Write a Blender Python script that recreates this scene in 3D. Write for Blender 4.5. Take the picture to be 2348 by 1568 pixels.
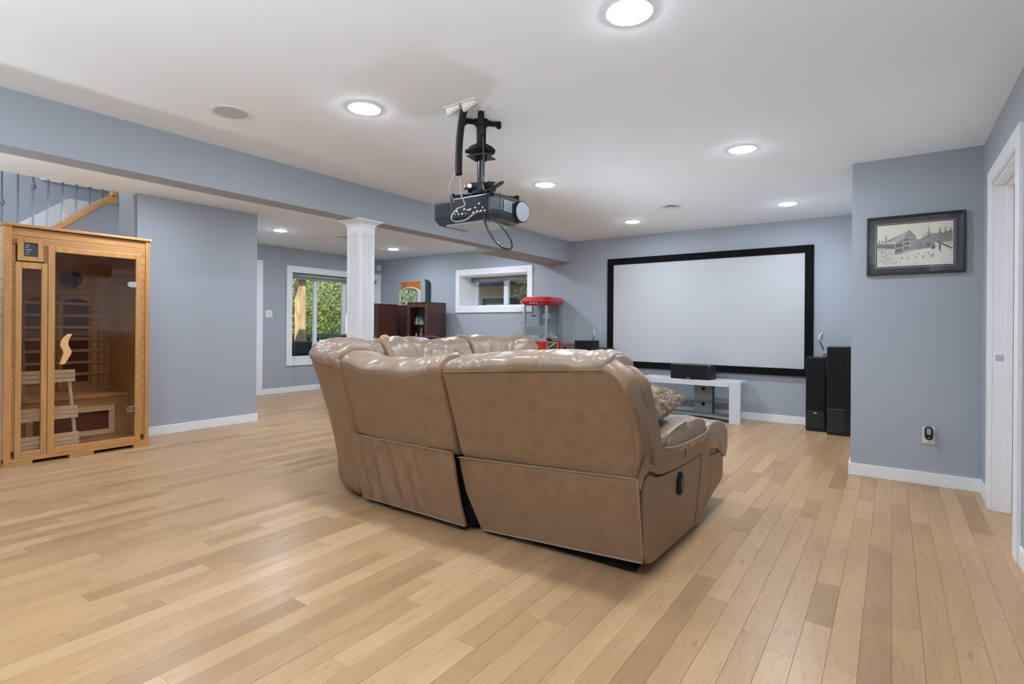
import bpy, bmesh, math, random
from mathutils import Vector, Matrix, noise

random.seed(7)
for o in list(bpy.data.objects):
    bpy.data.objects.remove(o, do_unlink=True)
scene = bpy.context.scene
COL = scene.collection

# ------------------------------------------------------------------ camera
YAW, ROLL, CAMZ = 0.61781, 0.00768, 1.1208
FPX, CYPX = 1224.43, 748.73
_f = Vector((-math.sin(YAW), math.cos(YAW), 0))
_r0 = Vector((math.cos(YAW), math.sin(YAW), 0)); _u0 = Vector((0, 0, 1))
_r = _r0*math.cos(ROLL) + _u0*math.sin(ROLL)
_u = -_r0*math.sin(ROLL) + _u0*math.cos(ROLL)
cam_data = bpy.data.cameras.new('camera')
cam_data.sensor_fit = 'HORIZONTAL'; cam_data.sensor_width = 36.0
cam_data.lens = 36.0*FPX/2348.0
cam_data.shift_y = -(784.0-CYPX)/2348.0
cam_data.clip_start = 0.05; cam_data.clip_end = 200
cam = bpy.data.objects.new('camera', cam_data); COL.objects.link(cam)
M = Matrix.Identity(4)
for i in range(3):
    M[i][0] = _r[i]; M[i][1] = _u[i]; M[i][2] = -_f[i]
M[0][3], M[1][3], M[2][3] = 0, 0, CAMZ
cam.matrix_world = M
scene.camera = cam

# ------------------------------------------------------------------ world, exposure
world = bpy.data.worlds.new('world'); scene.world = world; world.use_nodes = True
wn = world.node_tree; bg = wn.nodes['Background']
sky = wn.nodes.new('ShaderNodeTexSky'); sky.sky_type = 'NISHITA'
sky.sun_elevation = math.radians(48); sky.sun_rotation = math.radians(140)   # high, from behind the house
sky.sun_intensity = 0.35; sky.air_density = 1.2; sky.dust_density = 2.0
wn.links.new(sky.outputs[0], bg.inputs[0]); bg.inputs[1].default_value = 0.16
vs = scene.view_settings
vs.view_transform = 'Standard'; vs.look = 'None'; vs.gamma = 1.0; vs.use_curve_mapping = False
vs.exposure = 0.15
LAMP = 270.0                     # emission of every recessed lamp lens
LAMP_COL = (0.87, 0.975, 1.10)
FILL_COL = (0.86, 0.98, 1.11)      # tint of the fill lamps added to lift the ceiling

# ------------------------------------------------------------------ materials
MATS = {}
def new_mat(name):
    m = bpy.data.materials.new(name); m.use_nodes = True
    MATS[name] = m
    return m, m.node_tree, m.node_tree.nodes['Principled BSDF']
def mat(name, col, rough=0.5, metal=0.0, spec=0.5, var=0.0, vscale=6.0, bump=0.0, bscale=200.0, coat=0.0, stretch=None):
    m, nt, b = new_mat(name)
    b.inputs['Roughness'].default_value = rough; b.inputs['Metallic'].default_value = metal
    b.inputs['Specular IOR Level'].default_value = spec
    if coat: b.inputs['Coat Weight'].default_value = coat; b.inputs['Coat Roughness'].default_value = 0.12
    geo = nt.nodes.new('ShaderNodeNewGeometry')
    src = geo.outputs['Position']
    if stretch:
        vm = nt.nodes.new('ShaderNodeVectorMath'); vm.operation = 'MULTIPLY'
        vm.inputs[1].default_value = stretch; nt.links.new(src, vm.inputs[0]); src = vm.outputs[0]
    if var > 0:
        n = nt.nodes.new('ShaderNodeTexNoise'); n.inputs['Scale'].default_value = vscale; n.inputs['Detail'].default_value = 5
        nt.links.new(src, n.inputs['Vector'])
        r = nt.nodes.new('ShaderNodeValToRGB')
        r.color_ramp.elements[0].position = 0.3; r.color_ramp.elements[1].position = 0.7
        r.color_ramp.elements[0].color = tuple(c*(1-var) for c in col)+(1,)
        r.color_ramp.elements[1].color = tuple(min(1, c*(1+var)) for c in col)+(1,)
        nt.links.new(n.outputs['Fac'], r.inputs['Fac']); nt.links.new(r.outputs['Color'], b.inputs['Base Color'])
    else:
        b.inputs['Base Color'].default_value = (*col, 1)
    if bump > 0:
        n2 = nt.nodes.new('ShaderNodeTexNoise'); n2.inputs['Scale'].default_value = bscale; n2.inputs['Detail'].default_value = 3
        nt.links.new(src, n2.inputs['Vector'])
        bp = nt.nodes.new('ShaderNodeBump'); bp.inputs['Strength'].default_value = bump; bp.inputs['Distance'].default_value = 0.002
        nt.links.new(n2.outputs['Fac'], bp.inputs['Height']); nt.links.new(bp.outputs[0], b.inputs['Normal'])
    return m
def emit(name, col, strength):
    m, nt, b = new_mat(name)
    b.inputs['Base Color'].default_value = (0.8, 0.8, 0.8, 1)
    b.inputs['Emission Color'].default_value = (*col, 1); b.inputs['Emission Strength'].default_value = strength
    return m
def glass(name, tint=(0.95, 0.97, 0.97), refl=1.0, rough=0.0):
    m = bpy.data.materials.new(name); m.use_nodes = True; MATS[name] = m
    nt = m.node_tree; nt.nodes.clear()
    out = nt.nodes.new('ShaderNodeOutputMaterial'); mix = nt.nodes.new('ShaderNodeMixShader')
    tr = nt.nodes.new('ShaderNodeBsdfTransparent'); gl = nt.nodes.new('ShaderNodeBsdfGlossy')
    lw = nt.nodes.new('ShaderNodeLayerWeight'); lw.inputs['Blend'].default_value = 0.5      # Facing: 0 head-on .. 1 grazing, same for both faces
    pw = nt.nodes.new('ShaderNodeMath'); pw.operation = 'POWER'; pw.inputs[1].default_value = 5.0
    fr = nt.nodes.new('ShaderNodeMath'); fr.operation = 'MULTIPLY_ADD'; fr.inputs[1].default_value = 0.96; fr.inputs[2].default_value = 0.04
    nt.links.new(lw.outputs['Facing'], pw.inputs[0]); nt.links.new(pw.outputs[0], fr.inputs[0])
    tr.inputs[0].default_value = (*tint, 1); gl.inputs['Roughness'].default_value = rough
    gl.inputs[0].default_value = (refl, refl, refl, 1)
    nt.links.new(fr.outputs[0], mix.inputs[0]); nt.links.new(tr.outputs[0], mix.inputs[1]); nt.links.new(gl.outputs[0], mix.inputs[2])
    nt.links.new(mix.outputs[0], out.inputs[0])
    return m

mat('wall_paint', (0.382, 0.410, 0.452), 0.72, spec=0.25, bump=0.10, bscale=260)
mat('ceiling_paint', (0.88, 0.93, 0.98), 0.85, spec=0.2, bump=0.35, bscale=90)
mat('trim_white', (0.84, 0.84, 0.85), 0.38, spec=0.4)
mat('subfloor', (0.22, 0.145, 0.08), 0.9)
mat('black_gloss', (0.012, 0.012, 0.013), 0.25)
mat('black_matte', (0.016, 0.016, 0.018), 0.75, spec=0.2)
mat('speaker_cloth', (0.017, 0.017, 0.018), 0.95, spec=0.1, bump=0.5, bscale=900)
mat('speaker_vinyl', (0.014, 0.014, 0.016), 0.4, spec=0.4)
mat('velvet_black', (0.010, 0.010, 0.011), 1.0, spec=0.0)
mat('screen_white', (0.50, 0.502, 0.512), 0.9, spec=0.1)
mat('chrome', (0.75, 0.76, 0.78), 0.18, metal=1.0)
mat('steel', (0.55, 0.57, 0.60), 0.35, metal=0.9)
mat('grey_metal', (0.30, 0.315, 0.34), 0.5, metal=0.2)
mat('dark_metal', (0.05, 0.052, 0.06), 0.42, metal=0.6)
mat('iron', (0.22, 0.25, 0.30), 0.35, metal=0.7)
mat('stand_white', (0.62, 0.635, 0.67), 0.35)
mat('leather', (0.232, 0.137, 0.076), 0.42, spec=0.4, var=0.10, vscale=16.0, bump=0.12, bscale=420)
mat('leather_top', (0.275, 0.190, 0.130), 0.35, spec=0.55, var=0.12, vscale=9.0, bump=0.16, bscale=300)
mat('piping', (0.31, 0.21, 0.14), 0.5)
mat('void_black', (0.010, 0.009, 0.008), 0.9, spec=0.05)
mat('shag', (0.44, 0.33, 0.24), 0.95, spec=0.1, var=0.35, vscale=26)
mat('shag_tip', (0.68, 0.57, 0.46), 0.95, spec=0.1, var=0.22, vscale=30)
mat('sauna_wood', (0.50, 0.255, 0.088), 0.42, var=0.16, vscale=3.0, stretch=(10, 1.2, 10), bump=0.05, bscale=20)
mat('sauna_wood_vert', (0.50, 0.248, 0.082), 0.42, var=0.14, vscale=3.0, stretch=(10, 10, 1.0), bump=0.05, bscale=20)
mat('sauna_side', (0.66, 0.43, 0.22), 0.5, var=0.14, vscale=3.0, stretch=(1.2, 10, 10))
mat('sauna_inner', (0.56, 0.34, 0.17), 0.55, var=0.18, vscale=3.0, stretch=(8, 1.0, 10))
mat('sauna_cream', (0.86, 0.78, 0.62), 0.55, var=0.08, vscale=4.0, stretch=(8, 1.0, 10))
mat('heater_red', (0.10, 0.012, 0.016), 0.35)
mat('speaker_blue', (0.045, 0.075, 0.105), 0.5)
mat('rail_wood', (0.60, 0.31, 0.11), 0.4, var=0.12, vscale=4.0, stretch=(10, 2, 4))
mat('espresso', (0.060, 0.022, 0.018), 0.35, var=0.25, vscale=3.0, stretch=(12, 12, 1))
mat('espresso_front', (0.095, 0.036, 0.018), 0.35, var=0.25, vscale=3.0, stretch=(12, 12, 1))
mat('cabinet_dark', (0.035, 0.060, 0.068), 0.5)
mat('orange_wood', (0.44, 0.125, 0.022), 0.4, var=0.2, vscale=4.0, stretch=(10, 10, 1))
mat('silver_frame', (0.36, 0.40, 0.42), 0.35, metal=0.3)
mat('popcorn_red', (0.52, 0.008, 0.014), 0.25, coat=0.5)
mat('popcorn', (0.80, 0.68, 0.36), 0.8)
mat('gold', (0.62, 0.42, 0.12), 0.4, metal=0.4)
mat('chalkboard', (0.06, 0.055, 0.04), 0.6)
mat('tray_wood', (0.22, 0.07, 0.03), 0.4)
mat('mat_grey', (0.032, 0.032, 0.034), 0.7)
mat('paper', (0.90, 0.84, 0.72), 0.85)
mat('mirror', (0.85, 0.88, 0.86), 0.02, metal=1.0)
mat('blind_grey', (0.36, 0.34, 0.31), 0.8)
mat('vinyl_white', (0.82, 0.84, 0.88), 0.35)
mat('pumpkin', (0.78, 0.24, 0.018), 0.5)
mat('gourd', (0.80, 0.56, 0.16), 0.5)
mat('wicker', (0.030, 0.034, 0.042), 0.6)
mat('pink', (0.60, 0.10, 0.22), 0.4)
mat('china', (0.78, 0.80, 0.80), 0.25)
mat('red_plastic', (0.50, 0.03, 0.03), 0.4)
mat('white_plastic', (0.78, 0.78, 0.77), 0.35)
mat('lcd', (0.38, 0.36, 0.37), 0.3)
mat('deck_wood', (0.34, 0.30, 0.25), 0.8, var=0.15, vscale=4)
mat('post_wood', (0.60, 0.46, 0.30), 0.8, var=0.35, vscale=3.0, stretch=(4, 4, 1.4))
mat('rail_green', (0.015, 0.055, 0.055), 0.6)
mat('grill_cover', (0.010, 0.016, 0.022), 0.5)
mat('birch', (0.72, 0.70, 0.66), 0.8, var=0.3, vscale=8)
mat('grass', (0.10, 0.22, 0.035), 0.9, var=0.4, vscale=3)
mat('siding', (0.62, 0.46, 0.38), 0.8, var=0.12, vscale=5)
mat('house_glass', (0.02, 0.045, 0.05), 0.15)
mat('house_blue', (0.035, 0.06, 0.17), 0.7, var=0.4, vscale=20)
for i, c in enumerate([(0.135, 0.235, 0.055), (0.075, 0.155, 0.040), (0.245, 0.335, 0.105), (0.045, 0.105, 0.030)]):
    mat('leaf%d' % i, c, 0.6, var=0.3, vscale=5)
mat('leaf_dull', (0.075, 0.105, 0.075), 0.7, var=0.4, vscale=9)
glass('window_glass', (0.93, 0.96, 0.96))
glass('sauna_glass', (0.88, 0.82, 0.76), 0.9)
glass('case_glass', (0.93, 0.96, 0.96), 0.6)
glass('picture_glass', (0.96, 0.96, 0.96))
glass('shelf_glass', (0.62, 0.70, 0.72))
emit('lamp_lens', LAMP_COL, LAMP)
emit('fill_glow', FILL_COL, 320.0)  # glow of the made-up fill lamps behind the viewer
emit('fill_glow_can', FILL_COL, 150.0)  # glow of the fill can added behind the sofa
emit('fill_glow_left', FILL_COL, 215.0)
emit('fill_glow_dim', FILL_COL, 125.0)
emit('stair_fill', LAMP_COL, 420.0)  # added lamp, stands in for daylight from upstairs

def plank_material():
    m, nt, b = new_mat('maple')
    N = nt.nodes; L = nt.links
    at = N.new('ShaderNodeAttribute'); at.attribute_name = 'tone'
    geo = N.new('ShaderNodeNewGeometry')
    off = N.new('ShaderNodeVectorMath'); off.operation = 'MULTIPLY_ADD'
    L.new(at.outputs['Color'], off.inputs[0]); off.inputs[1].default_value = (37.0, 53.0, 11.0); L.new(geo.outputs['Position'], off.inputs[2])
    # broad cloudy figure, stretched along the board
    st = N.new('ShaderNodeVectorMath'); st.operation = 'MULTIPLY'; st.inputs[1].default_value = (9.0, 1.6, 1.0)
    L.new(off.outputs[0], st.inputs[0])
    n1 = N.new('ShaderNodeTexNoise'); n1.inputs['Scale'].default_value = 1.0; n1.inputs['Detail'].default_value = 3; n1.inputs['Distortion'].default_value = 0.8
    L.new(st.outputs[0], n1.inputs['Vector'])
    # cathedral lines: sine rings of a stretched noise field
    st2 = N.new('ShaderNodeVectorMath'); st2.operation = 'MULTIPLY'; st2.inputs[1].default_value = (17.0, 1.5, 1.0)
    L.new(off.outputs[0], st2.inputs[0])
    n2 = N.new('ShaderNodeTexNoise'); n2.inputs['Scale'].default_value = 1.0; n2.inputs['Detail'].default_value = 2
    L.new(st2.outputs[0], n2.inputs['Vector'])
    mu = N.new('ShaderNodeMath'); mu.operation = 'MULTIPLY'; mu.inputs[1].default_value = 60.0; L.new(n2.outputs['Fac'], mu.inputs[0])
    sn = N.new('ShaderNodeMath'); sn.operation = 'SINE'; L.new(mu.outputs[0], sn.inputs[0])
    pw = N.new('ShaderNodeMapRange'); pw.inputs['From Min'].default_value = 0.55; pw.inputs['From Max'].default_value = 1.0
    pw.inputs['To Min'].default_value = 0.0; pw.inputs['To Max'].default_value = 0.16; L.new(sn.outputs[0], pw.inputs['Value'])
    # dark mineral flecks
    st3 = N.new('ShaderNodeVectorMath'); st3.operation = 'MULTIPLY'; st3.inputs[1].default_value = (42.0, 9.0, 1.0)
    L.new(off.outputs[0], st3.inputs[0])
    n3 = N.new('ShaderNodeTexNoise'); n3.inputs['Scale'].default_value = 1.0; n3.inputs['Detail'].default_value = 2; L.new(st3.outputs[0], n3.inputs['Vector'])
    fl = N.new('ShaderNodeMapRange'); fl.inputs['From Min'].default_value = 0.71; fl.inputs['From Max'].default_value = 0.80
    fl.inputs['To Min'].default_value = 0.0; fl.inputs['To Max'].default_value = 0.38; L.new(n3.outputs['Fac'], fl.inputs['Value'])
    sep = N.new('ShaderNodeSeparateColor'); L.new(at.outputs['Color'], sep.inputs[0])
    ad = N.new('ShaderNodeMath'); ad.operation = 'MULTIPLY_ADD'; ad.inputs[1].default_value = 0.42
    sub = N.new('ShaderNodeMath'); sub.operation = 'SUBTRACT'; sub.inputs[1].default_value = 0.5
    L.new(n1.outputs['Fac'], sub.inputs[0]); L.new(sub.outputs[0], ad.inputs[0]); L.new(sep.outputs[0], ad.inputs[2])
    ramp = N.new('ShaderNodeValToRGB'); e = ramp.color_ramp.elements
    e[0].position = 0.0; e[0].color = (0.280, 0.158, 0.076, 1)
    e[1].position = 1.0; e[1].color = (0.600, 0.400, 0.222, 1)
    k = ramp.color_ramp.elements.new(0.45); k.color = (0.450, 0.276, 0.140, 1)
    L.new(ad.outputs[0], ramp.inputs['Fac'])
    dk = N.new('ShaderNodeMixRGB'); dk.blend_type = 'MIX'; dk.inputs[2].default_value = (0.20, 0.105, 0.05, 1)
    L.new(pw.outputs[0], dk.inputs[0]); L.new(ramp.outputs[0], dk.inputs[1])
    dk2 = N.new('ShaderNodeMixRGB'); dk2.blend_type = 'MIX'; dk2.inputs[2].default_value = (0.12, 0.06, 0.03, 1)
    L.new(fl.outputs[0], dk2.inputs[0]); L.new(dk.outputs[0], dk2.inputs[1])
    L.new(dk2.outputs[0], b.inputs['Base Color'])
    b.inputs['Roughness'].default_value = 0.30; b.inputs['Specular IOR Level'].default_value = 0.22
    return m
plank_material()
def print_material():
    m, nt, b = new_mat('ink')
    at = nt.nodes.new('ShaderNodeAttribute'); at.attribute_name = 'tone'
    nt.links.new(at.outputs['Color'], b.inputs['Base Color']); b.inputs['Roughness'].default_value = 0.9
print_material()

# ------------------------------------------------------------------ helpers
WM = {}
def mget(m): return MATS[m] if isinstance(m, str) else m
def attach(o, parent):
    COL.objects.link(o)
    WM[o.name] = Matrix.Identity(4)
    if parent is not None:
        o.parent = parent
        o.matrix_parent_inverse = WM[parent.name].inverted()
    return o
def empty(name, loc, label=None, cat=None, group=None, kind=None):
    o = bpy.data.objects.new(name, None); o.empty_display_size = 0.1
    COL.objects.link(o); o.location = loc
    WM[o.name] = Matrix.Translation(Vector(loc))
    tag(o, label, cat, group, kind)
    return o
def tag(o, label=None, cat=None, group=None, kind=None):
    if label: o['label'] = label
    if cat: o['category'] = cat
    if group: o['group'] = group
    if kind: o['kind'] = kind
    return o
def copy_tree(o, parent=None):
    c = o.copy(); COL.objects.link(c); WM[c.name] = WM[o.name].copy()
    if parent is not None:
        c.parent = parent; c.matrix_parent_inverse = o.matrix_parent_inverse.copy()
    for ch in [x for x in bpy.data.objects if x.parent == o]:
        copy_tree(ch, c)
    return c

class MB:
    """collects shapes; build() links them as ONE mesh object"""
    def __init__(s): s.v = []; s.f = []; s.tone = None
    def add(s, vs, fs):
        n = len(s.v); s.v += [tuple(p) for p in vs]; s.f += [tuple(i+n for i in f) for f in fs]; return s
    def box(s, x0, x1, y0, y1, z0, z1):
        x0, x1 = min(x0, x1), max(x0, x1); y0, y1 = min(y0, y1), max(y0, y1); z0, z1 = min(z0, z1), max(z0, z1)
        return s.add([(x0,y0,z0),(x1,y0,z0),(x1,y1,z0),(x0,y1,z0),(x0,y0,z1),(x1,y0,z1),(x1,y1,z1),(x0,y1,z1)],
                     [(0,3,2,1),(4,5,6,7),(0,1,5,4),(1,2,6,5),(2,3,7,6),(3,0,4,7)])
    def prism(s, pts, axis, a, b):
        """closed polygon pts (2D) extruded along axis from a to b"""
        def P(p, t):
            if axis == 'x': return (t, p[0], p[1])
            if axis == 'y': return (p[0], t, p[1])
            return (p[0], p[1], t)
        n = len(pts)
        vs = [P(p, a) for p in pts] + [P(p, b) for p in pts]
        fs = [(i, (i+1) % n, n+(i+1) % n, n+i) for i in range(n)]
        fs += [tuple(range(n-1, -1, -1)), tuple(range(n, 2*n))]
        return s.add(vs, fs)
    def ring(s, c, axis, r0, r1, a, b, seg=32):
        """annulus with thickness"""
        vs = []
        for (r, t) in ((r1, a), (r1, b), (r0, b), (r0, a)):
            for i in range(seg):
                an = 2*math.pi*i/seg; p, q = r*math.cos(an), r*math.sin(an)
                vs.append((c[0]+p, c[1]+q, t) if axis == 'z' else ((t, c[1]+p, c[2]+q) if axis == 'x' else (c[0]+p, t, c[2]+q)))
        fs = []
        for k in range(4):
            for i in range(seg):
                j = (i+1) % seg; kk = (k+1) % 4
                fs.append((k*seg+i, k*seg+j, kk*seg+j, kk*seg+i))
        return s.add(vs, fs)
    def cyl(s, p0, p1, r0, r1=None, seg=16):
        r1 = r0 if r1 is None else r1
        p0, p1 = Vector(p0), Vector(p1); d = (p1-p0).normalized()
        a = d.orthogonal().normalized(); b = d.cross(a)
        vs = [p0+(a*math.cos(2*math.pi*i/seg)+b*math.sin(2*math.pi*i/seg))*r0 for i in range(seg)]
        vs += [p1+(a*math.cos(2*math.pi*i/seg)+b*math.sin(2*math.pi*i/seg))*r1 for i in range(seg)]
        fs = [(i, (i+1) % seg, seg+(i+1) % seg, seg+i) for i in range(seg)]
        fs += [tuple(range(seg-1, -1, -1)), tuple(range(seg, 2*seg))]
        return s.add(vs, fs)
    def tube(s, pts, r, seg=8, smooth_n=0, rads=None):
        pts = [Vector(p) for p in pts]
        if smooth_n:
            q = []
            for i in range(len(pts)-1):
                p0 = pts[max(i-1, 0)]; p1 = pts[i]; p2 = pts[i+1]; p3 = pts[min(i+2, len(pts)-1)]
                for k in range(smooth_n):
                    t = k/smooth_n
                    q.append(0.5*((2*p1)+(p2-p0)*t+(2*p0-5*p1+4*p2-p3)*t*t+(3*p1-p0-3*p2+p3)*t**3))
            q.append(pts[-1]); pts = q
        n = len(pts); vs = []; fs = []
        a = None
        for i, p in enumerate(pts):
            d = (pts[min(i+1, n-1)]-pts[max(i-1, 0)]).normalized()
            if a is None: a = d.orthogonal().normalized()
            a = (a-d*a.dot(d)).normalized(); b = d.cross(a)
            rr = r if rads is None else rads[min(int(i*len(rads)/n), len(rads)-1)]
            vs += [p+(a*math.cos(2*math.pi*k/seg)+b*math.sin(2*math.pi*k/seg))*rr for k in range(seg)]
        for i in range(n-1):
            for k in range(seg):
                fs.append((i*seg+k, i*seg+(k+1) % seg, (i+1)*seg+(k+1) % seg, (i+1)*seg+k))
        fs += [tuple(range(seg-1, -1, -1)), tuple(range((n-1)*seg, n*seg))]
        return s.add(vs, fs)
    def lathe(s, c, prof, seg=24):
        vs = []; fs = []
        for (r, z) in prof:
            vs += [(c[0]+r*math.cos(2*math.pi*i/seg), c[1]+r*math.sin(2*math.pi*i/seg), c[2]+z) for i in range(seg)]
        for k in range(len(prof)-1):
            for i in range(seg):
                j = (i+1) % seg; fs.append((k*seg+i, k*seg+j, (k+1)*seg+j, (k+1)*seg+i))
        fs += [tuple(range(seg-1, -1, -1)), tuple(range((len(prof)-1)*seg, len(prof)*seg))]
        return s.add(vs, fs)
    def frame(s, axis, plane0, plane1, a0, a1, b0, b1, w, wb=None, wt=None):
        """rectangular frame; axis is the thin axis; a,b the other two outer bounds; four boards"""
        wb = w if wb is None else wb; wt = w if wt is None else wt
        def B(p0, p1, q0, q1):
            if axis == 'x': s.box(plane0, plane1, p0, p1, q0, q1)
            elif axis == 'y': s.box(p0, p1, plane0, plane1, q0, q1)
            else: s.box(p0, p1, q0, q1, plane0, plane1)
        B(a0, a0+w, b0, b1); B(a1-w, a1, b0, b1); B(a0+w, a1-w, b0, b0+wb); B(a0+w, a1-w, b1-wt, b1)
        return s
    def build(s, name, m, parent=None, smooth=False, bevel=0.0, seg=2, merge=False, angle=None):
        me = bpy.data.meshes.new(name)
        me.from_pydata(s.v, [], s.f)
        bm = bmesh.new(); bm.from_mesh(me)
        if merge: bmesh.ops.remove_doubles(bm, verts=bm.verts, dist=1e-5)
        bmesh.ops.recalc_face_normals(bm, faces=bm.faces)
        if bevel > 0:
            es = [e for e in bm.edges if len(e.link_faces) == 2 and e.calc_face_angle(0) > 0.5]
            bmesh.ops.bevel(bm, geom=es, offset=bevel, segments=seg, profile=0.6, affect='EDGES', clamp_overlap=True)
        if smooth:
            for f in bm.faces: f.smooth = True
            if angle:
                for e in bm.edges:
                    if len(e.link_faces) == 2 and e.calc_face_angle(0) > angle: e.smooth = False
        bm.to_mesh(me); bm.free()
        if s.tone is not None:
            ca = me.color_attributes.new('tone', 'FLOAT_COLOR', 'POINT')
            for i, c in enumerate(s.tone): ca.data[i].color = (*c, 1)
        me.materials.append(mget(m))
        o = bpy.data.objects.new(name, me)
        return attach(o, parent)

def struct(name, mb, m, parent=None, **k):
    o = mb.build(name, m, parent, **k)
    if parent is None: o['kind'] = 'structure'
    return o
def crom(pts, n=4, closed=True):
    out = []; L = len(pts)
    rng = range(L) if closed else range(L-1)
    for i in rng:
        g = (lambda j: Vector(pts[j % L])) if closed else (lambda j: Vector(pts[max(0, min(L-1, j))]))
        p0, p1, p2, p3 = g(i-1), g(i), g(i+1), g(i+2)
        for k in range(n):
            t = k/n
            out.append(0.5*((2*p1)+(p2-p0)*t+(2*p0-5*p1+4*p2-p3)*t*t+(3*p1-p0-3*p2+p3)*t**3))
    if not closed: out.append(Vector(pts[-1]))
    return out

# ================================================================== SETTING
H = 2.40
XB, XB2, ZB = -3.9406, -4.1355, 2.0883      # beam
YS, YP = 7.0447, 4.8899                     # screen wall, picture wall
XP, XR, XW, XS = -0.2535, 0.515, -8.157, -6.018
YSE = 3.342                                 # end of the sauna wall
T = 0.013

# floor: maple boards over a dark subfloor
PW = 0.0907
floor = struct('floor', MB().box(-8.5, 0.75, -3.1, 7.3, -0.08, -0.0125), 'subfloor')
def plank_mesh(mb, x0, x1, y0, y1, dz, tone):
    g = 0.0003; c = 0.0007
    n = len(mb.v)
    a0, a1, b0, b1 = x0+g, x1-g, y0+g, y1-g
    vs = [(a0,b0,-0.012),(a1,b0,-0.012),(a1,b1,-0.012),(a0,b1,-0.012)]
    vs += [(a0,b0,-c+dz),(a1,b0,-c+dz),(a1,b1,-c+dz),(a0,b1,-c+dz)]
    vs += [(a0+c,b0+c,dz),(a1-c,b0+c,dz),(a1-c,b1-c,dz),(a0+c,b1-c,dz)]
    fs = [(0,1,5,4),(1,2,6,5),(2,3,7,6),(3,0,4,7),(4,5,9,8),(5,6,10,9),(6,7,11,10),(7,4,8,11),(8,9,10,11)]
    mb.add(vs, fs)
    if mb.tone is None: mb.tone = []
    mb.tone += [tone]*12
planks = []
k0 = int(math.floor((-8.17-0.007)/PW)); k1 = int(math.ceil((0.66-0.007)/PW))
rng = random.Random(3)
for k in range(k0, k1):
    x0 = 0.007+k*PW; y = -3.05 - rng.random()*0.8
    while y < 7.06:
        ln = rng.choice([0.32, 0.42, 0.5, 0.6, 0.72, 0.85, 1.0, 1.2])*rng.uniform(0.9, 1.1)
        tn = min(1.0, max(0.0, rng.gauss(0.47, 0.12)))
        y2 = min(y+ln, 7.06)
        if y2-y > 0.05: planks.append((x0, x0+PW, max(y, -3.08), y2, rng.uniform(-0.0004, 0.0003), (tn, rng.random(), rng.random())))
        y = y2 if y2 < 7.06 else 8
def plank_px(p):
    a = 0.0
    cx, cy = (p[0]+p[1])/2, (p[2]+p[3])/2
    pts = []
    for (x, y) in ((p[0],p[2]),(p[1],p[2]),(p[1],p[3]),(p[0],p[3])):
        d = Vector((x, y, -CAMZ)); w = d.dot(_f)
        if w < 0.9: return 0.0
        pts.append((1174+FPX*d.dot(_r)/w, CYPX-FPX*d.dot(_u)/w))
    mx = sum(q[0] for q in pts)/4; my = sum(q[1] for q in pts)/4
    if not (-150 < mx < 2500 and my < 1700): return 0.0
    for i in range(4):
        j = (i+1) % 4; a += pts[i][0]*pts[j][1]-pts[j][0]*pts[i][1]
    return abs(a)/2
planks.sort(key=plank_px, reverse=True)
for p in planks[:300]:
    mb = MB(); plank_mesh(mb, *p); mb.build('plank', 'maple', floor)
mb = MB()
for p in planks[300:]: plank_mesh(mb, *p)
o = mb.build('planks', 'maple', floor); o['kind'] = 'stuff'

# ceiling, with the stairwell left open
mb = MB().box(-6.13, 0.75, -3.2, 7.3, H, H+0.16).box(-8.5, -6.13, YSE-0.10, 7.3, H, H+0.16)
struct('ceiling', mb, 'ceiling_paint')
# walls
WX0, WX1, WZ0, WZ1 = -6.12, -4.705, 1.455, 1.992          # basement window opening
mb = MB()
mb.box(-8.4, WX0, YS, YS+0.46, 0, H+0.1).box(WX1, -0.2, YS, YS+0.46, 0, H+0.1)
mb.box(WX0, WX1, YS, YS+0.46, 0, WZ0).box(WX0, WX1, YS, YS+0.46, WZ1, H+0.1)
struct('wall_back', mb, 'wall_paint')
struct('wall_alcove', MB().box(XP, 0.70, YP, YS+0.2, 0, H+0.1), 'wall_paint')
DY0, DY1, DZ = 3.61, 4.45, 2.035                            # right-hand doorway
mb = MB().box(XR, XR+0.14, -3.2, DY0, 0, H+0.1).box(XR, XR+0.14, DY1, YP, 0, H+0.1).box(XR, XR+0.14, DY0, DY1, DZ, H+0.1)
struct('wall_right', mb, 'wall_paint')
LY0, LY1, LZ0, LZ1 = 5.13, 6.36, 0.56, 2.0                  # large window on the far left
mb = MB().box(XW-0.16, XW, YSE-0.2, LY0, 0, H+0.1).box(XW-0.16, XW, LY1, YS+0.1, 0, H+0.1)
mb.box(XW-0.16, XW, LY0, LY1, 0, LZ0).box(XW-0.16, XW, LY0, LY1, LZ1, H+0.1)
struct('wall_left', mb, 'wall_paint')
struct('wall_centre', MB().box(-6.50, XS, 2.13, YSE, 0, 3.6).box(-8.3, -6.50, YSE-0.12, YSE, 0, 3.6), 'wall_paint')
struct('wall_rear', MB().box(-8.5, 0.7, -3.2, -3.0, 0, 3.6), 'wall_paint')
# beam and bulkhead
struct('trim_beam', MB().box(XB2, XB, -3.0, YS, ZB, H).box(-4.462, XB2, 5.47, YS, ZB, H), 'wall_paint')
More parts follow.
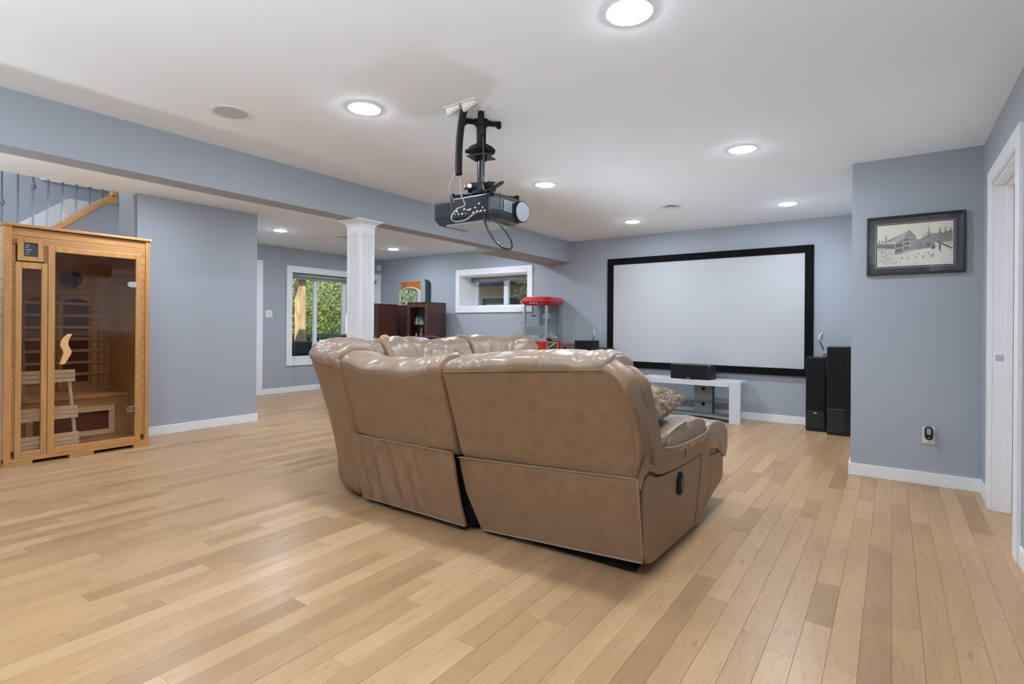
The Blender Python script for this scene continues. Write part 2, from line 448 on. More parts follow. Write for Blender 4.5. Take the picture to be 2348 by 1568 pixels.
# stairwell
def capz(y): return 2.308 + (y-1.99)*0.905
mb = MB().prism([(-3.0, 0), (2.13, 0), (2.13, 2.345), (2.03, 2.345), (-0.42, capz(-0.42)), (-3.0, capz(-0.42))], 'x', -6.60, -6.50)
struct('wall_stair_side', mb, 'wall_paint')
struct('wall_stair_far', MB().box(-7.52, -7.40, -3.1, 3.3, 0, 3.6), 'wall_paint')
struct('ceiling_stairwell', MB().box(-8.4, -5.9, -3.2, 3.4, 3.6, 3.7).box(-6.13, -6.03, -3.2, 2.13, H+0.16, 3.6), 'ceiling_paint')
struct('floor_landing', MB().box(-7.40, -6.60, 1.96, YSE-0.12, 2.2, 2.31), 'sauna_side')
mb = MB()
for i in range(11):
    z = 2.31-(i+1)*0.195
    mb.box(-7.40, -6.60, 1.96-(i+1)*0.235, 1.96-i*0.235, max(z-0.25, 0), z)
struct('trim_stairs', mb, 'sauna_side')
mb = MB().prism([(2.9, 2.25), (2.9, 2.492), (1.963, 2.492), (-0.2, 2.492-2.163*0.81), (-0.2, 2.2-2.163*0.81), (1.963, 2.20)], 'x', -7.40, -7.375)
struct('trim_stair_skirt', mb, 'trim_white', bevel=0.004)
struct('trim_stair_band', MB().box(-7.40, -7.37, 1.72, 3.2, 2.645, 2.80), 'trim_white')

# baseboards
def bb(name, *boxes):
    mb = MB()
    for b in boxes: mb.box(*b)
    struct(name, mb, 'trim_white', bevel=0.003)
BH = 0.092
bb('baseboard_back', (XW, XP, YS-T, YS, 0, BH))
bb('baseboard_alcove', (XP-T, XR, YP-T, YP, 0, BH), (XP-T, XP, YP, YS-T, 0, BH))
bb('baseboard_right', (XR-T, XR, DY1+0.10, YP-T, 0, BH), (XR-T, XR, -3.0, DY0-0.115, 0, BH))
bb('baseboard_left', (XW, XW+T, 4.625, YS-T, 0, BH))
bb('baseboard_centre', (XS, XS+T, 2.13, YSE+T, 0, BH))
bb('baseboard_rear', (-6.5, XR-T, -3.0, -3.0+T, 0, BH))

# right-hand doorway: casing boards, jamb, stop, closed slab
def door_frame(name, label_handle=True):
    d = empty(name, (XR, (DY0+DY1)/2, 0), kind='structure')
    c = 0.02
    MB().box(XR-c, XR, DY0-0.105, DY0, 0, DZ+0.09).build('casing', 'trim_white', d, bevel=0.003)
    MB().box(XR-c, XR, DY1, DY1+0.10, 0, DZ+0.09).build('casing', 'trim_white', d, bevel=0.003)
    MB().box(XR-c, XR, DY0, DY1, DZ, DZ+0.09).build('casing', 'trim_white', d, bevel=0.003)
    MB().box(XR, XR+0.14, DY0, DY0+0.015, 0, DZ).box(XR, XR+0.14, DY1-0.015, DY1, 0, DZ).box(XR, XR+0.14, DY0+0.015, DY1-0.015, DZ-0.015, DZ).build('jamb', 'trim_white', d)
    MB().box(XR+0.055, XR+0.09, DY1-0.028, DY1-0.015, 0, DZ-0.015).box(XR+0.055, XR+0.09, DY0+0.015, DY0+0.028, 0, DZ-0.015).box(XR+0.055, XR+0.09, DY0+0.028, DY1-0.028, DZ-0.028, DZ-0.015).build('door_stop', 'trim_white', d, bevel=0.003)
    s = MB().box(XR+0.092, XR+0.13, DY0+0.017, DY1-0.017, 0.008, DZ-0.017).build('slab', 'trim_white', d, bevel=0.002)
    MB().cyl((XR+0.092, DY0+0.09, 0.95), (XR+0.05, DY0+0.09, 0.95), 0.012, 0.024, 16).build('knob', 'steel', s, smooth=True)
    MB().box(XR+0.012, XR+0.05, DY1-0.016, DY1-0.0135, 0.93, 0.97).build('strike_plate', 'steel', d)
door_frame('door_1')
# far-left doorway casing, mostly hidden behind the wall end
d = empty('door_2', (XW, 4.1, 0), kind='structure')
MB().box(XW, XW+0.02, 4.52, 4.62, 0, 2.14).build('casing', 'trim_white', d, bevel=0.003)
MB().box(XW, XW+0.02, 3.60, 3.70, 0, 2.14).build('casing', 'trim_white', d, bevel=0.003)
MB().box(XW, XW+0.02, 3.70, 4.52, 2.05, 2.14).build('casing', 'trim_white', d, bevel=0.003)
MB().box(XW, XW+0.008, 3.70, 4.52, 0.005, 2.05).build('slab', 'trim_white', d)
# white door in the corner behind the column
d = empty('door_3', (XW, 6.75, 0), kind='structure')
MB().box(XW, XW+0.02, 6.95, 7.03, BH, 2.115).build('casing', 'trim_white', d, bevel=0.003)
MB().box(XW, XW+0.02, 6.46, 6.53, BH, 2.115).build('casing', 'trim_white', d, bevel=0.003)
MB().box(XW, XW+0.02, 6.53, 6.95, 2.04, 2.115).build('casing', 'trim_white', d, bevel=0.003)
s = MB().box(XW, XW+0.01, 6.53, 6.95, BH, 2.04).build('slab', 'trim_white', d)
MB().box(XW+0.01, XW+0.03, 6.83, 6.90, 1.92, 1.99).build('closer', 'grey_metal', s)

# large window on the left wall
w = empty('window_1', (XW, 5.75, LZ0), kind='structure')
WIY0, WIY1, WIZ0, WIZ1 = 5.03, 6.45, 0.44, 2.107
MB().box(XW, XW+0.022, WIY0, LY0, WIZ0, WIZ1).build('casing', 'trim_white', w, bevel=0.003)
MB().box(XW, XW+0.022, LY1, WIY1, WIZ0, WIZ1).build('casing', 'trim_white', w, bevel=0.003)
MB().box(XW, XW+0.022, LY0, LY1, LZ1, WIZ1).build('casing', 'trim_white', w, bevel=0.003)
MB().box(XW, XW+0.022, LY0, LY1, WIZ0, LZ0).build('casing', 'trim_white', w, bevel=0.003)
MB().frame('x', XW-0.13, XW-0.07, LY0, LY1, LZ0, LZ1, 0.03).build('window_frame', 'vinyl_white', w, bevel=0.003)
for (a, b) in ((5.60, 5.665), (6.195, 6.275)):
    MB().box(XW-0.125, XW-0.075, a, b, LZ0+0.03, LZ1-0.03).build('mullion', 'vinyl_white', w, bevel=0.004)
for (a, b) in ((LY0+0.03, 5.60), (5.665, 6.195), (6.275, LY1-0.03)):
    MB().box(XW-0.103, XW-0.097, a, b, LZ0+0.03, LZ1-0.03).build('pane', 'window_glass', w)
b = MB().cyl((XW-0.03, LY0+0.02, LZ1-0.045), (XW-0.03, LY1-0.01, LZ1-0.045), 0.032, seg=20).build('roller_blind', 'blind_grey', w, smooth=True)
MB().box(XW-0.045, XW-0.035, LY0+0.02, LY1-0.01, LZ1-0.105, LZ1-0.045).build('blind_hem', 'blind_grey', w)
MB().tube([(XW+0.025, 5.165, LZ1-0.05), (XW+0.028, 5.166, 1.2), (XW+0.026, 5.167, 0.11)], 0.0022, 6).build('chain', 'grey_metal', w)
MB().lathe((XW+0.026, 5.167, 0.098), [(0.003, -0.01), (0.009, -0.004), (0.009, 0.006), (0.003, 0.012)], 10).build('chain_weight', 'white_plastic', w, smooth=True)

# basement window deep in the back wall
w = empty('window_2', (-5.4, YS, WZ0), kind='structure')
c = 0.022
OX0, OX1, OZ0, OZ1 = -6.205, -4.608, 1.355, 2.096
MB().box(OX0, WX0, YS-c, YS, OZ0, OZ1).build('casing', 'trim_white', w, bevel=0.003)
MB().box(WX1, OX1, YS-c, YS, OZ0, OZ1).build('casing', 'trim_white', w, bevel=0.003)
MB().box(WX0, WX1, YS-c, YS, WZ1, OZ1).build('casing', 'trim_white', w, bevel=0.003)
MB().box(WX0, WX1, YS-c, YS, OZ0, WZ0).build('casing', 'trim_white', w, bevel=0.003)
mb = MB().box(WX0, WX0+0.012, YS, YS+0.42, WZ0, WZ1).box(WX1-0.012, WX1, YS, YS+0.42, WZ0, WZ1)
mb.box(WX0+0.012, WX1-0.012, YS, YS+0.42, WZ0, WZ0+0.012).box(WX0+0.012, WX1-0.012, YS, YS+0.42, WZ1-0.012, WZ1)
mb.build('reveal', 'trim_white', w)
MB().frame('y', YS+0.39, YS+0.45, WX0+0.012, WX1-0.012, WZ0+0.012, WZ1-0.012, 0.045, 0.03).build('window_frame', 'vinyl_white', w, bevel=0.003)
MB().box(-5.46, -5.375, YS+0.385, YS+0.445, WZ0+0.042, WZ1-0.057).build('mullion', 'vinyl_white', w, bevel=0.004)
MB().box(WX0+0.05, -5.46, YS+0.415, YS+0.421, WZ0+0.04, WZ1-0.05).build('pane', 'window_glass', w)
MB().box(-5.375, WX1-0.05, YS+0.415, YS+0.421, WZ0+0.04, WZ1-0.05).build('pane', 'window_glass', w)
MB().cyl((WX0+0.02, YS+0.33, WZ1-0.05), (WX1-0.02, YS+0.33, WZ1-0.05), 0.034, seg=20).build('roller_blind', 'blind_grey', w, smooth=True)
MB().box(WX0+0.012, WX0+0.022, YS+0.28, YS+0.38, WZ1-0.095, WZ1-0.012).build('blind_bracket', 'grey_metal', w)

# ================================================================== CEILING FITTINGS
def recessed(name, x, y, label, group='recessed ceiling lights', z=H, m='lamp_lens'):
    e = empty(name, (x, y, z), label, 'ceiling light', group)
    MB().ring((x, y, z), 'z', 0.079, 0.096, z-0.005, z, 40).build('trim_ring', 'white_plastic', e, bevel=0.0015)
    MB().lathe((x, y, z), [(0.079, -0.001), (0.078, -0.006), (0.06, -0.011), (0.001, -0.014)], 40).build('lens', m, e, smooth=True)
    return e
L0 = recessed('recessed_light', -0.874, 2.034, 'lit recessed ceiling light nearest the viewer, at the top edge of the photo')
def light_copy(x, y, label, group='recessed ceiling lights'):
    c = copy_tree(L0); c.location = (x, y, H); c['label'] = label; c['group'] = group
light_copy(-2.54, 2.057, 'lit recessed ceiling light between the round speaker grille and the projector pole')
light_copy(-0.874, 4.057, 'lit recessed ceiling light over the floor in front of the framed picture')
light_copy(-2.546, 4.08, 'lit recessed ceiling light just beyond and right of the projector')
light_copy(-0.874, 6.083, 'lit recessed ceiling light above the right end of the projection screen')
light_copy(-2.559, 6.094, 'lit recessed ceiling light above the left part of the projection screen')
light_copy(-6.752, 4.071, 'lit recessed ceiling light left of the white column, in the far room')
light_copy(-6.788, 6.116, 'lit recessed ceiling light right of the white column, in the far room')
HID = 'recessed ceiling lights out of view'
for (x, y) in ((-5.10, 6.10), (-5.10, 4.08), (-5.10, 2.05)):
    light_copy(x, y, 'recessed ceiling light hidden from view behind the dropped blue beam', HID)
for (x, y) in ((-0.874, 0.03), (-2.546, 0.03)):
    light_copy(x, y, 'recessed ceiling light behind the viewer, out of the photo', HID)
def fill_torchiere(x, y, label, m='fill_glow'):  # made-up lamps, added out of view to brighten ceiling and walls
    e = empty('fill_lamp', (x, y, 0), label, 'floor lamp', 'added upward fill lamps behind the viewer')
    MB().cyl((x, y, 0), (x, y, 0.025), 0.14, 0.13, 32).build('base', 'dark_metal', e)
    MB().cyl((x, y, 0.025), (x, y, 1.0), 0.014, seg=16).build('pole', 'dark_metal', e, smooth=True)
    MB().lathe((x, y, 1.0), [(0.02, 0.0), (0.10, 0.03), (0.17, 0.09), (0.18, 0.10), (0.165, 0.095), (0.09, 0.04)], 36).build('bowl', 'dark_metal', e, smooth=True)
    MB().lathe((x, y, 1.0), [(0.150, 0.078), (0.150, 0.082), (0.001, 0.086)], 36).build('diffuser', m, e)
fill_torchiere(-0.55, -0.75, 'added upward fill lamp behind the viewer on the right')
fill_torchiere(-2.3, -1.2, 'added upward fill lamp behind the viewer in the middle', 'fill_glow_dim')
cu = empty('fill_can', (-2.35, 4.45, 0), 'small round fill lamp added on the floor, hidden between the sofa and the screen', 'floor lamp')  # added unseen to lift the ceiling towards the screen
MB().lathe((-2.35, 4.45, 0), [(0.115, 0.0), (0.12, 0.01), (0.12, 0.19), (0.112, 0.195), (0.11, 0.165)], 32).build('can', 'dark_metal', cu, smooth=True, angle=0.6)
MB().lathe((-2.35, 4.45, 0), [(0.108, 0.170), (0.108, 0.174), (0.001, 0.176)], 32).build('lens', 'fill_glow_can', cu)
fill_torchiere(-5.1, -0.7, 'added upward fill lamp behind the viewer on the left', 'fill_glow_left')
recessed('stairwell_fill', -6.33, 0.45, 'lamp added high in the stairwell in place of daylight from upstairs', 'added stairwell lamps', 3.6, 'stair_fill')  # no known lamp here: added to stand in for upstairs daylight

def ceiling_speaker(x, y, r, label):
    e = empty('ceiling_speaker', (x, y, H), label, 'speaker')
    MB().ring((x, y, H), 'z', r*0.80, r, H-0.006, H, 40).build('bezel', 'white_plastic', e, bevel=0.002)
    MB().lathe((x, y, H), [(r*0.80, -0.001), (r*0.79, -0.003), (0.001, -0.004)], 40).build('grille', mat('grille_grey', (0.55, 0.55, 0.55), 0.8, bump=0.6, bscale=700), e)
ceiling_speaker(-3.256, 1.642, 0.115, 'round flush ceiling speaker with grey grille near the dropped beam, left')
def ceiling_vent(x, y, r, label):
    e = empty('ceiling_vent', (x, y, H), label, 'vent', 'round ceiling vents')
    MB().ring((x, y, H), 'z', r*0.72, r, H-0.008, H, 40).build('flange', 'white_plastic', e, bevel=0.003)
    MB().ring((x, y, H), 'z', r*0.40, r*0.62, H-0.026, H-0.02, 40).build('cone', 'white_plastic', e, bevel=0.002)
    MB().lathe((x, y, H), [(r*0.34, -0.014), (r*0.34, -0.03), (0.002, -0.034)], 32).build('centre_disc', 'white_plastic', e)
    MB().cyl((x, y, H), (x, y, H-0.016), r*0.15).build('stem', 'white_plastic', e)
ceiling_vent(-1.899, 5.549, 0.115, 'round white ceiling vent above the projection screen')
ceiling_vent(-6.484, 4.87, 0.115, 'round white ceiling vent left of the white column')

# ================================================================== COLUMN
e = empty('fluted_column', (-4.035, 3.24, 0), 'white square fluted column standing under the blue beam', 'column')
cx0, cx1, cy0, cy1 = -4.125, -3.945, 3.152, 3.322
def fluted(x0, x1, y0, y1, n=4, d=0.013):
    pts = []
    def side(a, b, nrm):
        L = (Vector(b)-Vector(a)); ln = L.length; L.normalize(); N = Vector(nrm)
        pts.append(Vector(a))
        m = ln*0.16; w = (ln-2*m)/n
        for i in range(n):
            s = m+i*w+w*0.18; t = m+(i+1)*w-w*0.18
            pts.append(Vector(a)+L*s)
            for q in (0.25, 0.5, 0.75):
                pts.append(Vector(a)+L*(s+(t-s)*q)-N*d*math.sin(math.pi*q))
            pts.append(Vector(a)+L*t)
    side((x0, y0), (x1, y0), (0, -1)); side((x1, y0), (x1, y1), (1, 0)); side((x1, y1), (x0, y1), (0, 1)); side((x0, y1), (x0, y0), (-1, 0))
    return [(p.x, p.y) for p in pts]
MB().prism(fluted(cx0, cx1, cy0, cy1), 'z', 0.16, 1.965).build('shaft', 'trim_white', e)
MB().box(cx0-0.001, cx1+0.001, cy0-0.001, cy1+0.001, 1.965, 2.045).build('neck', 'trim_white', e)
cap = MB()
prof = [(0.006, 2.032), (0.010, 2.034), (0.010, 2.048), (0.018, 2.056), (0.030, 2.066), (0.048, 2.074), (0.056, 2.080), (0.056, ZB)]
vs = []; fs = []
for (d, z) in prof: vs += [(cx0-d, cy0-d, z), (cx1+d, cy0-d, z), (cx1+d, cy1+d, z), (cx0-d, cy1+d, z)]
for k in range(len(prof)-1):
    for i in range(4): fs.append((k*4+i, k*4+(i+1) % 4, (k+1)*4+(i+1) % 4, (k+1)*4+i))
fs += [(3, 2, 1, 0), tuple(range(len(vs)-4, len(vs)))]
cap.add(vs, fs).build('capital', 'trim_white', e)
MB().box(cx0-0.012, cx1+0.012, cy0-0.012, cy1+0.012, 0, 0.16).build('plinth', 'trim_white', e, bevel=0.004)

# ================================================================== STAIR RAILING
e = empty('stair_railing', (-6.55, 1.2, 1.2), 'stair railing of grey iron balusters on a sloping wooden cap above the sauna', 'railing')
ysl = [(-0.42, capz(-0.42)), (1.985, capz(1.985)), (2.05, 2.345), (2.128, 2.345)]
mb = MB(); pts = [(y, z) for y, z in ysl] + [(y, z+0.075) for y, z in reversed(ysl)]
mb.prism(pts, 'x', -6.615, -6.485).build('cap_rail', 'rail_wood', e, bevel=0.012)
MB().box(-6.60, -6.49, 2.075, 2.129, 2.43, 3.25).build('newel', 'rail_wood', e, bevel=0.006)
yb = 2.012
n = 0
while yb > -0.35:
    z0 = capz(yb)+0.06; z1 = z0+0.86
    b = MB().box(-6.557, -6.543, yb-0.007, yb+0.007, z0, z1).build('baluster', 'iron', e)
    zk = {1: 2.50, 5: 2.40, 6: 2.52, 7: 2.21}.get(n, z0+0.30 if n > 7 and n % 2 else None)
    if zk:
        MB().lathe((-6.55, yb, zk), [(0.009, -0.03), (0.018, -0.022), (0.012, -0.014), (0.024, 0.0), (0.012, 0.014), (0.018, 0.022), (0.009, 0.03)], 12).build('knuckle', 'iron', b, smooth=True)
    yb -= 0.108; n += 1
top = [(y, z+0.86) for y, z in ysl]
MB().prism([(y, z) for y, z in top]+[(y, z+0.06) for y, z in reversed(top)], 'x', -6.58, -6.52).build('hand_rail', 'rail_wood', e, bevel=0.01)

# ================================================================== SAUNA
SX = -5.57
e = empty('sauna_cabin', (-6.0, 1.58, 0), 'one-person cedar infrared sauna cabin with tinted glass door', 'sauna')
sy0, sy1, sz1 = 1.085, 2.075, 1.875
sxb = -6.45
def board(y0, y1, z0, z1, x=SX-0.012, name='board'):
    return MB().box(x-0.018, x, y0, y1, z0, z1).build(name, 'sauna_wood', e, bevel=0.003)
# corner posts
MB().box(SX-0.05, SX, sy0, sy0+0.045, 0.028, sz1).build('corner_post', 'sauna_wood_vert', e, bevel=0.004)
MB().box(SX-0.05, SX, sy1-0.034, sy1, 0.028, sz1).build('corner_post', 'sauna_wood_vert', e, bevel=0.004)
# roof board with lip
MB().box(sxb, SX+0.014, sy0-0.012, sy1+0.014, sz1, sz1+0.022).build('roof', 'sauna_wood', e, bevel=0.006)
# front boards above and beside the openings
zz = 1.868
for h in (0.062, 0.062): board(sy0+0.045, sy1-0.034, zz-h, zz); zz -= h+0.002
z = 1.738
while z > 0.12:
    for (a, b) in ((sy0+0.045, 1.152), (2.008, sy1-0.034)): board(a, b, z-0.072, z)
    z -= 0.074
for z in (1.738, 1.664): board(1.325, 1.35, z-0.072, z)
# side window frame and glass
wf = MB().frame('x', SX-0.03, SX+0.004, 1.150, 1.345, 0.055, 1.600, 0.038, 0.05, 0.05).build('window_frame', 'sauna_wood_vert', e, bevel=0.005)
MB().box(SX-0.017, SX-0.011, 1.188, 1.307, 0.105, 1.550).build('pane', 'sauna_glass', wf)
# door frame and glass door
df = MB().frame('x', SX-0.035, SX+0.006, 1.347, 2.008, 0.055, 1.745, 0.045, 0.05, 0.045).build('door_frame', 'sauna_wood_vert', e, bevel=0.005)
dr = MB().box(SX-0.018, SX-0.010, 1.393, 1.962, 0.107, 1.699).build('glass_door', 'sauna_glass', e)
hp = crom([(1.484, 1.032), (1.452, 0.985), (1.446, 0.935), (1.466, 0.885), (1.452, 0.835), (1.432, 0.782)], 6, False)
left = [(p[0]-0.020*math.sin(math.pi*(0.08+0.84*i/(len(hp)-1)))**0.6-0.004, p[1]) for i, p in enumerate(hp)]
right = [(p[0]+0.024*math.sin(math.pi*(0.08+0.84*i/(len(hp)-1)))**0.6+0.006, p[1]) for i, p in enumerate(hp)]
MB().prism(left+right[::-1], 'x', SX+0.008, SX+0.034).build('handle', mat('handle_wood', (0.74, 0.45, 0.18), 0.4), dr, bevel=0.004)
MB().cyl((SX-0.012, 1.462, 0.98), (SX+0.01, 1.462, 0.98), 0.008).cyl((SX-0.012, 1.452, 0.83), (SX+0.01, 1.452, 0.83), 0.008).build('handle_post', 'chrome', dr)
for zz in (0.352, 1.472):
    MB().box(SX-0.008, SX+0.010, 1.925, 1.966, zz-0.026, zz+0.026).cyl((SX-0.008, 1.922, zz), (SX+0.008, 1.922, zz), 0.026).build('hinge', 'chrome', dr, bevel=0.002)
# control panel
cp = MB().frame('x', SX-0.02, SX+0.004, 1.162, 1.320, 1.610, 1.790, 0.036).build('control_frame', 'sauna_wood_vert', e, bevel=0.004)
sc = MB().box(SX-0.016, SX-0.002, 1.198, 1.284, 1.646, 1.754).build('control_panel', 'black_gloss', cp)
for i in range(5):
    MB().box(SX-0.003, SX, 1.21, 1.225+0.01*(i % 3), 1.662+i*0.018, 1.667+i*0.018).build('control_button', 'lcd', cp)
MB().box(SX+0.004, SX+0.006, 1.165, 1.212, 0.066, 0.078).build('maker_plate', 'steel', wf)
# plinth and feet
MB().box(sxb, SX+0.004, sy0, sy1, 0.028, 0.058).build('plinth', 'sauna_wood', e, bevel=0.003)
for (a, b) in ((sy0, 1.26), (1.49, 1.66), (1.955, sy1)):
    MB().box(sxb, SX+0.004, a, b, 0, 0.027).build('foot', 'sauna_wood', e, bevel=0.004)
# left side of logs, right side and back panels
z = 0.058
while z < sz1-0.01:
    MB().box(sxb, SX-0.051, sy0, sy0+0.03, z, min(z+0.072, sz1)).build('side_board', 'sauna_side', e, bevel=0.004)
    z += 0.074
MB().box(sxb, SX-0.051, sy1-0.03, sy1, 0.058, sz1).build('side_panel', 'sauna_inner', e)
MB().box(sxb, sxb+0.03, sy0+0.03, sy1-0.03, 0.058, sz1).build('back_panel', 'sauna_inner', e)
MB().box(sxb+0.03, SX-0.051, sy0+0.03, sy1-0.03, 0.058, 0.07).build('inner_floor', 'sauna_inner', e)
# horizontal lining boards on the inner right wall and back
z = 0.10
while z < 1.80:
    MB().box(sxb+0.03, SX-0.06, sy1-0.036, sy1-0.03, z, z+0.078).build('lining_board', 'sauna_inner', e, bevel=0.002)
    if z > 1.35: MB().box(sxb+0.03, sxb+0.036, sy0+0.03, sy1-0.037, z, z+0.078).build('lining_board', 'sauna_inner', e, bevel=0.002)
    z += 0.082
# heater bays behind slats
bx = sxb+0.03
for (a, b) in ((1.14, 1.32), (1.40, 1.55), (1.66, 1.86)):
    hp = [(a, 0.56), (b, 0.56)]
    arch = [(b-(b-a)*i/8, 1.33+0.03*math.sin(math.pi*i/8)) for i in range(9)]
    MB().prism(hp+arch, 'x', bx, bx+0.012).build('heater', 'heater_red', e)
for y in (1.12, 1.355, 1.59, 1.64, 1.90, 1.96):
    MB().box(bx+0.012, bx+0.03, y-0.018, y+0.018, 0.5, 1.42).build('slat_upright', 'sauna_inner', e)
for i in range(8):
    MB().box(bx+0.03, bx+0.05, sy0+0.04, 2.0, 0.62+i*0.112, 0.648+i*0.112).build('slat', 'sauna_inner', e, bevel=0.003)
# bench with heater below
MB().box(bx, SX-0.36, sy0+0.03, sy1-0.037, 0.44, 0.475).build('bench_top', 'sauna_inner', e, bevel=0.005)
MB().box(SX-0.41, SX-0.385, sy0+0.03, sy1-0.037, 0.07, 0.44).build('bench_front', 'sauna_inner', e)
fr = MB().frame('x', SX-0.385, SX-0.372, 1.30, 1.93, 0.10, 0.36, 0.045).build('heater_frame', 'sauna_cream', e)
MB().box(SX-0.384, SX-0.378, 1.345, 1.885, 0.145, 0.315).build('heater', 'heater_red', fr)
# round speakers, lamp fitting
for (y, zc) in ((1.14, 1.585), (1.72, 1.545)):
    MB().cyl((bx+0.006, y, zc), (bx+0.02, y, zc), 0.085, seg=32).build('speaker', 'speaker_blue', e, smooth=True, angle=0.6)
MB().lathe((sxb+0.25, 1.70, 1.74), [(0.05, 0.09), (0.05, 0.03), (0.02, 0.0)], 16).build('lamp_fitting', 'steel', e, smooth=True)
# cream slatted stool ladder leaning inside
e2 = empty('slatted_backrest', (-5.72, 1.37, 0.075), 'cream slatted wooden backrest standing inside the sauna', 'backrest')
for y in (1.17, 1.56):
    MB().tube([(-5.66, y, 0.085), (-5.70, y-0.01, 0.34), (-5.76, y-0.02, 0.62)], 0.014, 8).build('rail', 'sauna_cream', e2)
for (x, z, nn) in ((-5.765, 0.62, 3), (-5.69, 0.32, 3), (-5.655, 0.10, 3)):
    for i in range(nn):
        MB().box(x+0.012-i*0.004, x+0.034-i*0.004, 1.145, 1.575, z+i*0.036, z+i*0.036+0.032).build('slat', 'sauna_cream', e2, bevel=0.004)

# ================================================================== PROJECTION SCREEN
e = empty('projection_screen', (-2.02, YS, 0.57), 'wide pale projection screen in a black velvet frame on the back wall', 'screen')
fx0, fx1, fz0, fz1 = -3.308, -0.735, 0.566, 2.092
MB().frame('y', YS-0.045, YS-0.002, fx0, fx1, fz0, fz1, 0.087).build('frame', 'velvet_black', e, bevel=0.004)
MB().box(fx0+0.08, fx1-0.08, YS-0.03, YS-0.022, fz0+0.08, fz1-0.08).build('screen_fabric', 'screen_white', e)

# ================================================================== TV STAND, SPEAKERS
e = empty('media_stand', (-2.02, 6.76, 0), 'low white open media stand with a glass shelf below the screen', 'tv stand')
tx0, tx1, ty0, ty1, tz = -2.63, -1.42, 6.57, 6.93, 0.495
for (a, b) in ((tx0, tx0+0.125), (tx1-0.125, tx1)):
    MB().box(a, b, ty0, ty0+0.055, 0.0, tz).build('leg', 'stand_white', e, bevel=0.003)
MB().box(tx0+0.126, tx1-0.126, ty0, ty0+0.055, tz-0.066, tz).build('top_rail', 'stand_white', e, bevel=0.003)
MB().box(tx0, tx1, ty0+0.056, ty1, tz-0.03, tz-0.001).build('top', 'stand_white', e, bevel=0.002)
MB().box(tx0+0.05, tx1-0.05, ty0+0.06, ty1-0.03, 0.222, 0.230).build('glass_shelf', 'shelf_glass', e)
bs = []
for i in range(13):
    t = i/12; bs.append((tx0+0.03+(tx1-tx0-0.10)*t, ty0+0.04+0.13*math.sin(math.pi*t)))
MB().prism(bs+[(tx1-0.07, ty1), (tx0+0.03, ty1)], 'z', 0.035, 0.062).build('bottom_shelf', 'grey_metal', e)
bp = MB().box(-2.045, -1.815, ty1-0.035, ty1-0.02, 0.06, tz-0.03).build('back_panel', 'grey_metal', e, bevel=0.002)
MB().box(-1.815, -1.80, ty1-0.05, ty1-0.02, 0.06, tz-0.03).build('back_panel_edge', 'dark_metal', e)
for z in (0.355, 0.165):
    MB().cyl((-1.93, ty1-0.037, z), (-1.93, ty1-0.034, z), 0.023, seg=24).build('cable_hole', 'black_matte', bp)
for s in (tx0+0.12, tx1-0.16):
    MB().box(s-0.03, s+0.03, ty1-0.06, ty1, 0, 0.035).build('foot', 'grey_metal', e)

def emblem(p, x0, x1, y, z0, z1):
    MB().box(x0, x1, y-0.003, y, z0, z1).build('badge', 'steel', p, bevel=0.001)
e = empty('centre_speaker', (-2.0, 6.66, tz), 'long black centre speaker lying on the white media stand', 'speaker')
body = MB().prism([(-2.245, 6.585), (-2.205, 6.575), (-1.80, 6.575), (-1.765, 6.60), (-1.75, 6.80), (-2.25, 6.80)], 'z', tz, tz+0.178).build('cabinet', 'speaker_vinyl', e, bevel=0.006)
g = MB().prism([(-2.235, 6.574), (-2.0, 6.562), (-1.805, 6.574)], 'z', tz+0.006, tz+0.17).build('grille', 'speaker_cloth', e, bevel=0.003)
emblem(g, -2.035, -2.00, 6.562, tz+0.012, tz+0.020)
MB().box(-1.783, -1.772, 6.576, 6.585, tz+0.165, tz+0.175).build('trim_stud', 'chrome', e)

def tower(x0, x1, yf, depth, h, seam, label, badge, chamfer=0):
    e = empty('tower_speaker', ((x0+x1)/2, yf+depth/2, 0), label, 'speaker')
    pts = [(x0, yf), (x1-abs(chamfer), yf), (x1, yf+abs(chamfer)*0.6), (x1, yf+depth), (x0, yf+depth)] if chamfer >= 0 else [(x0-chamfer, yf), (x1, yf), (x1, yf+depth), (x0, yf+depth), (x0, yf-chamfer*0.6)]
    MB().prism(pts, 'z', 0.02, h).build('cabinet', 'speaker_vinyl', e, bevel=0.005)
    MB().box(x0+0.005, x1-0.005, yf+0.01, yf+depth-0.01, 0, 0.02).build('base', 'black_gloss', e)
    ga, gb = (x0+0.006, x1-max(chamfer, 0)-0.006) if chamfer >= 0 else (x0-chamfer+0.006, x1-0.006)
    g = MB().box(ga, gb, yf-0.012, yf-0.0005, seam+0.004, h-0.008).build('grille', 'speaker_cloth', e, bevel=0.004)
    p = MB().box(ga, gb, yf-0.008, yf-0.0005, 0.035, seam-0.004).build('lower_panel', 'black_gloss' if not badge else 'speaker_vinyl', e, bevel=0.003)
    if badge: emblem(p, (x0+x1)/2-0.018, (x0+x1)/2+0.018, yf-0.008, seam-0.032, seam-0.020)
    return e
tower(-0.767, -0.582, 6.685, 0.30, 0.808, 0.228, 'shorter black tower speaker right of the screen, badge on its lower panel', True)
tower(-0.557, -0.345, 6.56, 0.34, 0.932, 0.285, 'taller black tower speaker in the corner right of the screen', False, 0.04)
tower(-3.675, -3.43, 6.70, 0.30, 0.932, 0.285, 'taller black tower speaker left of the screen, beside the popcorn machine', False, -0.02)
tower(-3.405, -3.185, 6.71, 0.28, 0.832, 0.228, 'shorter black tower speaker partly below the left edge of the screen', True)
